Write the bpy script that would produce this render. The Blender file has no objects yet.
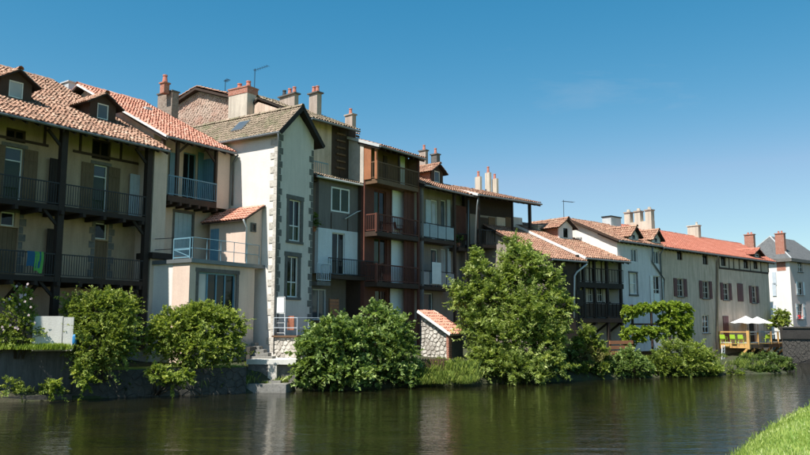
import bpy, math, random
import numpy as np
from mathutils import Vector, Matrix

sc = bpy.context.scene
R = math.radians

# ------------------------------------------------------------------ camera
FPX, CXP, CYP = 763.0, 405.0, 227.5          # focal length and centre of the photograph, in its pixels
PITCH = math.atan(98.5 / FPX)
EYE = 3.0                                    # eye height above the water
HORIZON = CYP + 98.5
cam_d = bpy.data.cameras.new('camera')
cam = bpy.data.objects.new('camera', cam_d)
sc.collection.objects.link(cam)
cam.location = (0, 0, EYE)
cam.rotation_euler = (math.pi / 2 + PITCH, 0, 0)
cam_d.sensor_width = 36
cam_d.lens = FPX / 810 * 36
cam_d.clip_end = 3000
sc.camera = cam

# ------------------------------------------------------------------ daylight
SUN_EL = R(56)
SUN_H = Vector((-0.66, -0.75, 0)).normalized()           # towards the sun, on the ground
w = bpy.data.worlds.new('World')
sc.world = w
w.use_nodes = True
nt = w.node_tree
bg = nt.nodes['Background']
sky = nt.nodes.new('ShaderNodeTexSky')
sky.sky_type = 'NISHITA'
sky.sun_disc = False
sky.sun_elevation = SUN_EL
sky.sun_rotation = math.atan2(SUN_H.x, SUN_H.y)
sky.altitude = 600
sky.air_density = 1.0
sky.dust_density = 0.5
sky.ozone_density = 6.0
# the same colour response over the whole sky: deeper, more cyan blue, as through a polariser
_sp = nt.nodes.new('ShaderNodeSeparateColor'); _cb = nt.nodes.new('ShaderNodeCombineColor')
nt.links.new(sky.outputs[0], _sp.inputs[0])
def _m(op, a, b):
    x = nt.nodes.new('ShaderNodeMath'); x.operation = op
    for i, v in enumerate((a, b)):
        if isinstance(v, (int, float)): x.inputs[i].default_value = v
        else: nt.links.new(v, x.inputs[i])
    return x.outputs[0]
_r = _m('MINIMUM', _m('MULTIPLY', _m('POWER', _m('DIVIDE', _sp.outputs[0], 1.70), 2.5), 1.32), _m('MULTIPLY', _sp.outputs[0], .95))
nt.links.new(_r, _cb.inputs[0])
nt.links.new(_m('MULTIPLY', _sp.outputs[1], .92), _cb.inputs[1])
nt.links.new(_m('MULTIPLY', _m('POWER', _sp.outputs[2], .8), 1.12), _cb.inputs[2])
# faint high cirrus, thin streaks over the whole sky
_tc = nt.nodes.new('ShaderNodeTexCoord'); _mp = nt.nodes.new('ShaderNodeMapping')
_mp.inputs['Rotation'].default_value = (0, R(-28), R(20)); _mp.inputs['Scale'].default_value = (1.1, 2.0, 5.5)
nt.links.new(_tc.outputs['Generated'], _mp.inputs[0])
_nz = nt.nodes.new('ShaderNodeTexNoise'); _nz.inputs['Scale'].default_value = 1.6; _nz.inputs['Detail'].default_value = 7; _nz.inputs['Roughness'].default_value = .62; _nz.inputs['Distortion'].default_value = .6
nt.links.new(_mp.outputs[0], _nz.inputs['Vector'])
_rp = nt.nodes.new('ShaderNodeValToRGB'); _rp.color_ramp.elements[0].position = .58; _rp.color_ramp.elements[0].color = (0, 0, 0, 1)
_rp.color_ramp.elements[1].position = .82; _rp.color_ramp.elements[1].color = (.22, .22, .22, 1)
nt.links.new(_nz.outputs[0], _rp.inputs[0])
_mx = nt.nodes.new('ShaderNodeMix'); _mx.data_type = 'RGBA'; _mx.inputs[7].default_value = (3.6, 3.8, 4.2, 1)
nt.links.new(_rp.outputs[0], _mx.inputs[0]); nt.links.new(_cb.outputs[0], _mx.inputs[6])
nt.links.new(_mx.outputs[2], bg.inputs[0])
bg.inputs[1].default_value = 0.10
sun_d = bpy.data.lights.new('sun', 'SUN')
sun_d.energy = 4.6
sun_d.angle = R(0.53)
sun_d.color = (1.0, 0.95, 0.86)
sun = bpy.data.objects.new('sun', sun_d)
sc.collection.objects.link(sun)
sdir = Vector((SUN_H.x * math.cos(SUN_EL), SUN_H.y * math.cos(SUN_EL), math.sin(SUN_EL)))
sun.rotation_euler = sdir.to_track_quat('Z', 'Y').to_euler()
sun.location = (0, 0, 60)
sc.view_settings.view_transform = 'Standard'
sc.view_settings.look = 'None'
sc.view_settings.exposure = 0.75
sc.view_settings.gamma = 1.0
sc.view_settings.use_curve_mapping = False
sc.cycles.max_bounces = 6
sc.cycles.diffuse_bounces = 3
sc.cycles.glossy_bounces = 3
sc.cycles.transmission_bounces = 3
sc.cycles.transparent_max_bounces = 6
sc.cycles.caustics_reflective = False
sc.cycles.caustics_refractive = False
sc.cycles.use_denoising = True

# ------------------------------------------------------------------ measuring
_c, _s = math.cos(PITCH), math.sin(PITCH)

def ray(px, py):
    a, b = (px - CXP) / FPX, (CYP - py) / FPX
    return Vector((a, _c - b * _s, _s + b * _c))

def at(px, py, Y):
    d = ray(px, py)
    t = Y / d.y
    return Vector((d.x * t, Y, EYE + d.z * t))

def on_level(px, py, z=0.0):
    d = ray(px, py)
    t = (z - EYE) / d.z
    return Vector((d.x * t, d.y * t, z))

def plan(px, Y):
    p = at(px, HORIZON, Y)
    return Vector((p.x, p.y, 0))

def mpp(Y):
    return Y / FPX

rng = random.Random(7)

# ------------------------------------------------------------------ materials
MATS = {}

def new_mat(name):
    m = bpy.data.materials.new(name)
    m.use_nodes = True
    n = m.node_tree
    return m, n, n.nodes['Principled BSDF']

def N(n, typ, **kw):
    x = n.nodes.new(typ)
    for k, v in kw.items():
        setattr(x, k, v)
    return x

def ramp(n, fac, stops, interp='LINEAR'):
    r = n.nodes.new('ShaderNodeValToRGB')
    r.color_ramp.interpolation = interp
    e = r.color_ramp.elements
    while len(e) < len(stops):
        e.new(0.5)
    for i, (p, c) in enumerate(stops):
        e[i].position = p
        e[i].color = (c[0], c[1], c[2], 1)
    n.links.new(fac, r.inputs[0])
    return r

def mul(c, k):
    return tuple(min(1, v * k) for v in c)

def noise(n, vec, scale, detail=4, rough=.55, dist=0):
    t = n.nodes.new('ShaderNodeTexNoise')
    t.inputs['Scale'].default_value = scale
    t.inputs['Detail'].default_value = detail
    t.inputs['Roughness'].default_value = rough
    t.inputs['Distortion'].default_value = dist
    if vec is not None:
        n.links.new(vec, t.inputs['Vector'])
    return t

def mix(n, fac, a, b, typ='MIX'):
    x = n.nodes.new('ShaderNodeMix')
    x.data_type = 'RGBA'
    x.blend_type = typ
    for s, v in ((0, fac), (6, a), (7, b)):
        if isinstance(v, (int, float)):
            x.inputs[s].default_value = v
        elif isinstance(v, tuple):
            x.inputs[s].default_value = (v[0], v[1], v[2], 1)
        else:
            n.links.new(v, x.inputs[s])
    return x.outputs[2]

def mapping(n, scale=(1, 1, 1), coord='Object'):
    tc = n.nodes.new('ShaderNodeTexCoord')
    mp = n.nodes.new('ShaderNodeMapping')
    mp.inputs['Scale'].default_value = scale
    n.links.new(tc.outputs[coord], mp.inputs[0])
    return mp.outputs[0]

def bump(n, b, height, strength, dist):
    x = n.nodes.new('ShaderNodeBump')
    x.inputs['Strength'].default_value = strength
    x.inputs['Distance'].default_value = dist
    n.links.new(height, x.inputs['Height'])
    n.links.new(x.outputs[0], b.inputs['Normal'])

def plaster(name, col, dirt=0.5, dirtcol=None):
    m, n, b = new_mat(name)
    v = mapping(n)
    vs = mapping(n, (1.6, 1.6, .22))
    a = noise(n, v, .9, 6, .65)
    s = noise(n, vs, 1.7, 6, .7, .4)
    f = noise(n, v, 14, 3, .6)
    dc = dirtcol or mul(col, .55)
    c1 = mix(n, ramp(n, a.outputs[0], [(.38, (0, 0, 0)), (.72, (1, 1, 1))]).outputs[0], col, mul(col, .86))
    k = ramp(n, s.outputs[0], [(.42, (0, 0, 0)), (.64, (dirt, dirt, dirt))]).outputs[0]
    c2 = mix(n, k, c1, dc)
    big = noise(n, v, .35, 8, .7, .8)
    c2 = mix(n, ramp(n, big.outputs[0], [(.5, (0, 0, 0)), (.66, (dirt * .55,) * 3)]).outputs[0], c2, mul(dc, 1.15))
    c3 = mix(n, .25, c2, ramp(n, f.outputs[0], [(.3, mul(col, .8)), (.7, mul(col, 1.12))]).outputs[0])
    n.links.new(c3, b.inputs['Base Color'])
    b.inputs['Roughness'].default_value = .92
    b.inputs['Specular IOR Level'].default_value = .2
    bump(n, b, f.outputs[0], .35, .02)
    MATS[name] = m
    return m

def wood(name, col, rough=.75, var=.45, axis=(1.2, 1.2, .2), spec=.3):
    m, n, b = new_mat(name)
    v = mapping(n, axis)
    a = noise(n, v, 16, 5, .65, .6)
    v2 = mapping(n)
    a2 = noise(n, v2, 1.3, 4, .6)
    c = mix(n, a.outputs[0], mul(col, 1 - var), mul(col, 1 + var))
    c = mix(n, ramp(n, a2.outputs[0], [(.4, (0, 0, 0)), (.75, (.6, .6, .6))]).outputs[0], c, mul(col, .6))
    n.links.new(c, b.inputs['Base Color'])
    b.inputs['Roughness'].default_value = rough
    b.inputs['Specular IOR Level'].default_value = spec
    bump(n, b, a.outputs[0], .3, .01)
    MATS[name] = m
    return m

def paint(name, col, rough=.5, metal=0, var=.12, spec=.4):
    m, n, b = new_mat(name)
    v = mapping(n)
    a = noise(n, v, 2.2, 6, .65)
    c = mix(n, ramp(n, a.outputs[0], [(.35, (0, 0, 0)), (.7, (1, 1, 1))]).outputs[0], mul(col, 1 + var * .4), mul(col, 1 - var))
    n.links.new(c, b.inputs['Base Color'])
    b.inputs['Roughness'].default_value = rough
    b.inputs['Metallic'].default_value = metal
    b.inputs['Specular IOR Level'].default_value = spec
    MATS[name] = m
    return m

def stone(name, cols, scale=3.0, mort=None):
    m, n, b = new_mat(name)
    v = mapping(n)
    vo = n.nodes.new('ShaderNodeTexVoronoi')
    vo.inputs['Scale'].default_value = scale
    n.links.new(v, vo.inputs['Vector'])
    sep = n.nodes.new('ShaderNodeSeparateColor')
    n.links.new(vo.outputs['Color'], sep.inputs[0])
    k = len(cols)
    base = ramp(n, sep.outputs[0], [(i / max(1, k - 1), c) for i, c in enumerate(cols)]).outputs[0]
    f = noise(n, v, 9, 6, .65)
    c = mix(n, .5, base, ramp(n, f.outputs[0], [(.3, mul(cols[0], .6)), (.7, mul(cols[-1], 1.15))]).outputs[0])
    if mort:
        ve = n.nodes.new('ShaderNodeTexVoronoi')
        ve.feature = 'DISTANCE_TO_EDGE'
        ve.inputs['Scale'].default_value = scale
        n.links.new(v, ve.inputs['Vector'])
        e = ramp(n, ve.outputs[0], [(.03, (1, 1, 1)), (.09, (0, 0, 0))]).outputs[0]
        c = mix(n, e, c, mort)
        bump(n, b, ve.outputs[0], .5, .05)
    else:
        bump(n, b, f.outputs[0], .5, .04)
    n.links.new(c, b.inputs['Base Color'])
    b.inputs['Roughness'].default_value = .93
    b.inputs['Specular IOR Level'].default_value = .2
    MATS[name] = m
    return m

def tile_mat(name, stops, moss=None, mossamt=.5):
    m, n, b = new_mat(name)
    at_ = n.nodes.new('ShaderNodeAttribute')
    at_.attribute_name = 'tone'
    c = ramp(n, at_.outputs['Fac'], stops).outputs[0]
    v = mapping(n)
    f = noise(n, v, 11, 5, .7)
    c = mix(n, .35, c, mix(n, f.outputs[0], mul(stops[0][1], .55), mul(stops[-1][1], 1.1)))
    if moss:
        g = noise(n, v, 1.1, 7, .72)
        c = mix(n, ramp(n, g.outputs[0], [(.5, (0, 0, 0)), (.62, (mossamt,) * 3)]).outputs[0], c, moss)
    n.links.new(c, b.inputs['Base Color'])
    b.inputs['Roughness'].default_value = .9
    b.inputs['Specular IOR Level'].default_value = .2
    bump(n, b, f.outputs[0], .4, .015)
    MATS[name] = m
    return m

def leaf_mat(name, dark, light, trans=.35, pop=None):
    m, n, b = new_mat(name)
    at_ = n.nodes.new('ShaderNodeAttribute')
    at_.attribute_name = 'tone'
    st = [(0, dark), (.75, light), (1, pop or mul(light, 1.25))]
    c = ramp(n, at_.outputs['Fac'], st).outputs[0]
    n.links.new(c, b.inputs['Base Color'])
    b.inputs['Roughness'].default_value = .5
    b.inputs['Specular IOR Level'].default_value = .35
    t = n.nodes.new('ShaderNodeBsdfTranslucent')
    tc = mix(n, .5, c, mix(n, 1.0, c, (1.3, 1.25, .35), 'MULTIPLY'))
    n.links.new(tc, t.inputs[0])
    ms = n.nodes.new('ShaderNodeMixShader')
    ms.inputs[0].default_value = trans
    n.links.new(b.outputs[0], ms.inputs[1])
    n.links.new(t.outputs[0], ms.inputs[2])
    n.links.new(ms.outputs[0], n.nodes['Material Output'].inputs[0])
    MATS[name] = m
    return m

def glass(name, col, rough=.04, spec=.6):
    m, n, b = new_mat(name)
    v = mapping(n)
    a = noise(n, v, .8, 2)
    c = mix(n, a.outputs[0], mul(col, .5), mul(col, 1.4))
    n.links.new(c, b.inputs['Base Color'])
    b.inputs['Roughness'].default_value = rough
    b.inputs['Specular IOR Level'].default_value = spec
    a2 = noise(n, v, 1.5, 1)
    bump(n, b, a2.outputs[0], .12, .05)
    MATS[name] = m
    return m

plaster('plaster_tan', (.47, .345, .25), .6)
plaster('plaster_beige', (.68, .54, .45), .5)
plaster('plaster_pink', (.72, .56, .47), .25)
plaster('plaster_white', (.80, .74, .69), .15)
plaster('plaster_cream', (.72, .63, .58), .35)
plaster('plaster_grey', (.20, .18, .175), .6)
plaster('plaster_greywhite', (.76, .71, .73), .5)
plaster('plaster_bluewhite', (.74, .77, .82), .3)
plaster('blind_white', (.82, .83, .84), .12)
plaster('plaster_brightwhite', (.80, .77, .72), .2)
plaster('plaster_aged', (.72, .555, .455), .85, (.36, .27, .20))
plaster('plaster_rose', (.70, .55, .50), .3)
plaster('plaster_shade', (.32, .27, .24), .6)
plaster('concrete', (.14, .135, .13), .85, (.045, .045, .04))  # dark base colour also stands for shade on the garden wall
plaster('concrete_pale', (.70, .68, .63), .35)
plaster('chimney_render', (.46, .38, .33), .7, (.20, .16, .13))
plaster('chimney_pale', (.62, .55, .46), .6, (.25, .21, .18))
wood('wood_black', (.030, .022, .018))
wood('wood_dark', (.060, .038, .028))
wood('wood_brown', (.16, .095, .055))
wood('wood_red', (.13, .048, .034))
wood('wood_orange', (.36, .15, .075))
wood('wood_bleached', (.52, .47, .42))
wood('wood_deck', (.60, .36, .13))
wood('wood_shutter_brown', (.17, .115, .07))
paint('zinc', (.17, .19, .20), .45, .3)
paint('zinc_pale', (.55, .57, .58), .5, .1)
paint('flashing_white', (.72, .72, .72), .5)
paint('iron_black', (.022, .024, .027), .5, .2)
paint('iron_blue', (.16, .30, .38), .45)
paint('paint_white', (.75, .76, .76), .45)
paint('paint_blue', (.13, .27, .37), .5)
paint('paint_paleblue', (.34, .48, .56), .45)
paint('paint_darkred', (.105, .022, .024), .55)
paint('paint_greyblue', (.50, .56, .62), .5)
paint('cloth_white', (.80, .80, .78), .8)
paint('cloth_blue', (.02, .10, .20), .9)
paint('cloth_green', (.11, .36, .08), .9)
paint('plastic_lime', (.45, .70, .06), .4)
paint('plastic_blue', (.03, .20, .45), .4)
paint('plastic_white', (.78, .78, .78), .35)
paint('petal_white', (.55, .44, .45), .7)
paint('petal_red', (.65, .03, .03), .6)
paint('terracotta', (.42, .17, .10), .85)
paint('pot_red', (.50, .19, .14), .85)
paint('pot_dark', (.05, .05, .055), .7)
paint('picture_orange', (.33, .13, .08), .6, 0, .7)
glass('glass_dark', (.012, .015, .016), spec=.28)
glass('glass_green', (.035, .05, .02), spec=.28)  # green base colour paints in the trees mirrored by the panes
glass('glass_sky', (.09, .11, .13), spec=.35)
glass('glass_curtain', (.45, .47, .47), .08)
glass('glass_balcony', (.20, .27, .30), .12)
stone('stone_dark', [(.14, .13, .125), (.20, .185, .175), (.11, .105, .10)], 4)
stone('stone_grey', [(.17, .16, .15), (.24, .225, .21), (.13, .125, .12)], 6)
stone('stone_near_black', [(.045, .042, .040), (.075, .07, .065), (.055, .05, .047)], 2.5)  # near-black grey tones for the bridge
stone('stone_bridge', [(.06, .056, .05), (.11, .10, .09), (.075, .07, .064), (.14, .13, .115)], 1.4)
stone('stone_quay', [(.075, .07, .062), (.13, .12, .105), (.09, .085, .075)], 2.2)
stone('chimney_stone', [(.26, .20, .165), (.34, .27, .22), (.20, .16, .135)], 3.5, (.30, .25, .21))
stone('stone_step', [(.20, .195, .18), (.28, .27, .25)], 5)
stone('rubble_pale', [(.50, .47, .42), (.66, .62, .57), (.34, .31, .28), (.58, .54, .48)], 4.5, (.56, .53, .48))
stone('rubble_brick', [(.30, .15, .11), (.52, .40, .31), (.20, .12, .09), (.46, .42, .35), (.36, .18, .13)], 3.2, (.42, .33, .26))
stone('rubble_light', [(.62, .58, .52), (.74, .70, .64), (.36, .32, .28), (.24, .215, .19), (.66, .62, .56)], 2.6)
stone('rubble_warm', [(.46, .27, .21), (.62, .52, .43), (.38, .26, .20), (.60, .54, .46), (.52, .33, .26)], 1.3)
plaster('mortar_pale', (.50, .46, .41), .6)
plaster('mortar_warm', (.58, .49, .41), .7, (.3, .2, .16))
stone('brick_red', [(.40, .15, .10), (.48, .19, .13), (.34, .12, .085)], 12, (.46, .30, .24))
stone('slate_roof', [(.13, .135, .14), (.18, .185, .19), (.10, .105, .11)], 7)
tile_mat('tile_old', [(0, (.15, .075, .05)), (.3, (.34, .165, .105)), (.55, (.47, .25, .165)), (.8, (.56, .35, .25)), (1, (.66, .48, .37))], (.19, .15, .105), .55)
tile_mat('tile_new', [(0, (.42, .15, .095)), (.4, (.60, .23, .15)), (.8, (.68, .32, .225)), (1, (.78, .50, .40))], (.42, .19, .13), .35)
tile_mat('tile_moss', [(0, (.13, .11, .075)), (.4, (.24, .195, .14)), (.8, (.33, .26, .19)), (1, (.46, .34, .26))], (.17, .17, .095), .7)
tile_mat('tile_brown', [(0, (.20, .095, .065)), (.4, (.34, .165, .11)), (.8, (.44, .245, .165)), (1, (.54, .36, .26))], (.26, .20, .14), .5)
tile_mat('tile_red', [(0, (.40, .125, .08)), (.4, (.50, .165, .11)), (.8, (.55, .205, .14)), (1, (.60, .27, .20))], (.36, .15, .11), .3)
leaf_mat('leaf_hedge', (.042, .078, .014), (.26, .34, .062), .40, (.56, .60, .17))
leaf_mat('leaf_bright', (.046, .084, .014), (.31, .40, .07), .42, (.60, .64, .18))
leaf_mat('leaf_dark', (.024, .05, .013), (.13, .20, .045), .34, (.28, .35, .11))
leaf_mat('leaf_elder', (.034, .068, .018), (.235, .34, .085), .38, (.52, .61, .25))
leaf_mat('leaf_ash', (.042, .078, .016), (.31, .40, .09), .42, (.62, .67, .27))  # bluer light tones put the leaves' sky sheen into the colour
leaf_mat('leaf_vine', (.11, .18, .022), (.32, .43, .06), .45, (.48, .55, .12))
leaf_mat('leaf_dry', (.12, .12, .04), (.28, .27, .10), .35)
leaf_mat('leaf_grass', (.25, .34, .065), (.46, .55, .15), .45, (.66, .70, .34))
paint('soil', (.10, .085, .055), .95, 0, .4)
wood('bark', (.075, .062, .045), .9)
plaster('mortar_dark', (.27, .24, .21), .6)

def ground_mat():
    m, n, b = new_mat('ground_earth')
    v = mapping(n)
    a = noise(n, v, .7, 7, .7)
    f = noise(n, v, 7, 5, .7)
    c = mix(n, ramp(n, a.outputs[0], [(.4, (0, 0, 0)), (.6, (1, 1, 1))]).outputs[0], (.075, .065, .04), (.05, .085, .02))
    c = mix(n, f.outputs[0], c, (.035, .035, .018))
    n.links.new(c, b.inputs['Base Color'])
    b.inputs['Roughness'].default_value = .95
    bump(n, b, f.outputs[0], .8, .08)
    MATS['ground_earth'] = m
    m, n, b = new_mat('ground_grass')
    v = mapping(n)
    a = noise(n, v, .9, 6, .7)
    f = noise(n, v, 22, 4, .7)
    c = mix(n, a.outputs[0], (.13, .22, .025), (.22, .33, .05))
    c = mix(n, f.outputs[0], c, (.16, .27, .035))
    n.links.new(c, b.inputs['Base Color'])
    b.inputs['Roughness'].default_value = .9
    bump(n, b, f.outputs[0], .7, .05)
    MATS['ground_grass'] = m
ground_mat()

def water_mat():
    m, n, b = new_mat('river_water')
    b.inputs['Base Color'].default_value = (.022, .024, .009, 1)
    b.inputs['Roughness'].default_value = .015
    b.inputs['IOR'].default_value = 1.333
    b.inputs['Specular IOR Level'].default_value = .5
    v0 = mapping(n, (1, 1, 1))
    big = noise(n, v0, .05, 4, .6)
    murk = noise(n, v0, .45, 6, .65, .5)
    c = mix(n, ramp(n, murk.outputs[0], [(.35, (0, 0, 0)), (.7, (1, 1, 1))]).outputs[0], (.007, .0078, .0028), (.017, .0155, .006))
    n.links.new(c, b.inputs['Base Color'])
    # ripples: long swells across the view, shorter chop and fine ruffling in patches
    v1 = mapping(n, (.55, 1.5, 1))
    v2 = mapping(n, (1.6, 4.6, 1))
    a1 = noise(n, v1, .9, 2, .5, .3)
    a2 = noise(n, v2, 1.5, 3, .55, .4)
    ad = N(n, 'ShaderNodeMath', operation='MULTIPLY')
    n.links.new(a2.outputs[0], ad.inputs[0])
    rr = ramp(n, big.outputs[0], [(.38, (.22, .22, .22)), (.62, (.62, .62, .62))])
    n.links.new(rr.outputs[0], ad.inputs[1])
    s = N(n, 'ShaderNodeMath', operation='ADD')
    n.links.new(a1.outputs[0], s.inputs[0])
    n.links.new(ad.outputs[0], s.inputs[1])
    v3 = mapping(n, (3.5, 13, 1))
    a3 = noise(n, v3, 1.3, 2, .5, .3)
    f3 = N(n, 'ShaderNodeMath', operation='MULTIPLY_ADD')
    n.links.new(a3.outputs[0], f3.inputs[0]); f3.inputs[1].default_value = .16
    n.links.new(s.outputs[0], f3.inputs[2])
    bump(n, b, f3.outputs[0], .46, .056)
    MATS['river_water'] = m
water_mat()

# ------------------------------------------------------------------ mesh helpers
def link(o, parent=None):
    sc.collection.objects.link(o)
    if parent is not None:
        o.parent = parent
    return o

def tag(o, label=None, cat=None, group=None, kind=None):
    if label: o['label'] = label
    if cat: o['category'] = cat
    if group: o['group'] = group
    if kind: o['kind'] = kind
    return o

def empty(name, loc=(0, 0, 0), rz=0):
    o = bpy.data.objects.new(name, None)
    o.location = loc
    o.rotation_euler = (0, 0, rz)
    o.empty_display_size = .3
    return link(o)

class MB:
    def __init__(s):
        s.v, s.f, s.t = [], [], []
    def add(s, vs, fs, tone=None):
        k = len(s.v)
        s.v += [tuple(p) for p in vs]
        s.f += [tuple(i + k for i in f) for f in fs]
        return s
    def hexa(s, p):
        return s.add(p, [(0, 3, 2, 1), (4, 5, 6, 7), (0, 1, 5, 4), (1, 2, 6, 5), (2, 3, 7, 6), (3, 0, 4, 7)])
    def box(s, x0, x1, y0, y1, z0, z1):
        return s.hexa([(x0, y0, z0), (x1, y0, z0), (x1, y1, z0), (x0, y1, z0), (x0, y0, z1), (x1, y0, z1), (x1, y1, z1), (x0, y1, z1)])
    def prism(s, poly, vec):
        n = len(poly)
        a = [Vector(p) for p in poly]
        b = [p + Vector(vec) for p in a]
        fs = [tuple(reversed(range(n))), tuple(range(n, 2 * n))]
        fs += [(i, (i + 1) % n, n + (i + 1) % n, n + i) for i in range(n)]
        return s.add(a + b, fs)
    def bar(s, p, q, wd, ht, up=(0, 0, 1)):
        p, q = Vector(p), Vector(q)
        d = (q - p).normalized()
        up = Vector(up)
        if abs(d.dot(up)) > .98:
            up = Vector((1, 0, 0))
        sd = d.cross(up).normalized() * wd / 2
        u2 = sd.cross(d).normalized() * ht / 2
        return s.hexa([p - sd - u2, p + sd - u2, p + sd + u2, p - sd + u2, q - sd - u2, q + sd - u2, q + sd + u2, q - sd + u2])
    def tube(s, pts, rad, seg=6, cap=True):
        pts = [Vector(p) for p in pts]
        if not isinstance(rad, (list, tuple)):
            rad = [rad] * len(pts)
        k = len(s.v)
        for i, p in enumerate(pts):
            d = (pts[min(i + 1, len(pts) - 1)] - pts[max(i - 1, 0)]).normalized()
            a = d.cross(Vector((0, 0, 1)))
            if a.length < .05:
                a = d.cross(Vector((1, 0, 0)))
            a.normalize()
            b = d.cross(a)
            for j in range(seg):
                t = 2 * math.pi * j / seg
                s.v.append(tuple(p + a * (math.cos(t) * rad[i]) + b * (math.sin(t) * rad[i])))
        for i in range(len(pts) - 1):
            for j in range(seg):
                j2 = (j + 1) % seg
                s.f.append((k + i * seg + j, k + i * seg + j2, k + (i + 1) * seg + j2, k + (i + 1) * seg + j))
        if cap:
            s.f.append(tuple(k + j for j in reversed(range(seg))))
            s.f.append(tuple(k + (len(pts) - 1) * seg + j for j in range(seg)))
        return s
    def mesh(s, name, mat, smooth=False):
        me = bpy.data.meshes.new(name)
        me.from_pydata(s.v, [], s.f)
        me.materials.append(MATS[mat])
        if smooth:
            me.polygons.foreach_set('use_smooth', [True] * len(me.polygons))
        me.update()
        return me
    def build(s, name, mat, parent=None, loc=None, smooth=False, kind=None):
        o = bpy.data.objects.new(name, s.mesh(name, mat, smooth))
        if loc is not None:
            o.location = loc
        link(o, parent)
        if kind: o['kind'] = kind
        return o

def inst(name, me, parent, loc, rz=0):
    o = bpy.data.objects.new(name, me)
    o.location = loc
    if rz: o.rotation_euler = (0, 0, rz)
    return link(o, parent)

def np_mesh(name, V, Fq, tone, mat, parent=None, kind=None, smooth=False):
    """V (n,3), Fq (m,4) or (m,3), tone per vertex"""
    me = bpy.data.meshes.new(name)
    k = Fq.shape[1]
    me.vertices.add(len(V)); me.vertices.foreach_set('co', V.astype(np.float32).ravel())
    me.loops.add(Fq.size); me.loops.foreach_set('vertex_index', Fq.astype(np.int32).ravel())
    me.polygons.add(len(Fq))
    me.polygons.foreach_set('loop_start', np.arange(0, Fq.size, k, dtype=np.int32))
    me.polygons.foreach_set('loop_total', np.full(len(Fq), k, dtype=np.int32))
    if smooth:
        me.polygons.foreach_set('use_smooth', np.ones(len(Fq), dtype=bool))
    at_ = me.attributes.new('tone', 'FLOAT', 'POINT')
    at_.data.foreach_set('value', tone.astype(np.float32))
    me.materials.append(MATS[mat])
    me.update(calc_edges=True)
    o = bpy.data.objects.new(name, me)
    link(o, parent)
    if kind: o['kind'] = kind
    return o
# ------------------------------------------------------------------ house kit
def in_poly(x, y, poly):
    ins = np.zeros(x.shape, bool)
    n = len(poly)
    for i in range(n):
        x0, y0 = poly[i]; x1, y1 = poly[(i + 1) % n]
        c = ((y0 > y) != (y1 > y))
        with np.errstate(divide='ignore', invalid='ignore'):
            xi = (x1 - x0) * (y - y0) / (y1 - y0 + 1e-12) + x0
        ins ^= c & (x < xi)
    return ins

def tile_field(P0, U, S, poly, w=.22, ex=.34, seed=0, seg=5, ridge=None, rough=1.0, dome=.40):
    """curved clay tiles over a slope: cover tiles and the pans between them; returns V, F, tone"""
    g = np.random.default_rng(seed)
    P0, U, S = (np.array(a, float) for a in (P0, U, S))
    Nn = np.cross(U, S)
    if Nn[2] < 0: Nn = -Nn
    us = [p[0] for p in poly]; ss = [p[1] for p in poly]
    nc = int((max(us) - min(us)) / w) + 1; nr = int((max(ss) - min(ss)) / ex) + 1
    cu, rs = np.meshgrid(min(us) + (np.arange(nc) + .5) * w, min(ss) + np.arange(nr) * ex)
    cu, rs = cu.ravel(), rs.ravel()
    k = in_poly(cu, rs + ex * .45, poly)
    cu, rs = cu[k], rs[k]
    n = len(cu)
    Vs, Fs, Ts = [], [], []
    tone = np.clip(g.normal(.5, .20, n) + .12 * np.sin(cu * 1.7 + rs * .9), 0, 1)
    ju = g.normal(0, .010, n) * rough; js = g.normal(0, .014, n) * rough; jh = np.abs(g.normal(0, .008, n)) * rough
    sk = g.normal(0, .012, n) * rough
    th = np.linspace(math.pi, 0, seg + 1)
    def put(off_u, s, h):
        return P0 + np.outer(off_u, U) + np.outer(s, S) + np.outer(h, Nn)
    V = np.zeros((n, 2 * (seg + 1), 3))
    for i, t in enumerate(th):
        r1, r0 = w * dome, w * dome * .8
        V[:, i] = put(cu + ju + math.cos(t) * r1, rs - .05 + js, math.sin(t) * r1 * .85 + .035 + jh)
        V[:, seg + 1 + i] = put(cu + ju + sk + math.cos(t) * r0, rs + ex + .02 + js, math.sin(t) * r0 * .85 + .004 + jh)
    f = np.array([(i, i + 1, seg + 2 + i, seg + 1 + i) for i in range(seg)])
    F = (f[None] + (np.arange(n) * 2 * (seg + 1))[:, None, None]).reshape(-1, 4)
    Vs.append(V.reshape(-1, 3)); Fs.append(F); Ts.append(np.repeat(tone, 2 * (seg + 1)))
    o = len(Vs[0])
    Q = np.zeros((n, 4, 3))
    Q[:, 0] = put(cu + w * .15, rs - .03, np.full(n, .03)); Q[:, 1] = put(cu + w * .85, rs - .03, np.full(n, .03))
    Q[:, 2] = put(cu + w * .85, rs + ex, np.full(n, .005)); Q[:, 3] = put(cu + w * .15, rs + ex, np.full(n, .005))
    Vs.append(Q.reshape(-1, 3)); Fs.append(np.arange(n * 4).reshape(-1, 4) + o)
    Ts.append(np.repeat(np.clip(g.normal(.35, .2, n), 0, 1), 4))
    o += n * 4
    if ridge is not None:
        a, b = (np.array(q, float) for q in ridge)
        L = np.linalg.norm(b - a); d = (b - a) / L
        sd = np.cross(d, (0, 0, 1)); sd /= np.linalg.norm(sd)
        up = np.cross(sd, d)
        m = max(1, int(L / .38))
        for j in range(m):
            rr = .13 + g.normal(0, .008)
            t0 = g.normal(.55, .2)
            pts = []
            for e, rad in ((j * L / m - .03, rr * 1.08), ((j + 1) * L / m + .02, rr * .9)):
                for t in th:
                    pts.append(a + d * e + sd * math.cos(t) * rad + up * (math.sin(t) * rad + .02 + g.normal(0, .004)))
            Vs.append(np.array(pts)); Fs.append(f + o); Ts.append(np.full(len(pts), np.clip(t0, 0, 1))); o += len(pts)
    return np.concatenate(Vs), np.concatenate(Fs), np.concatenate(Ts)

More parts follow.
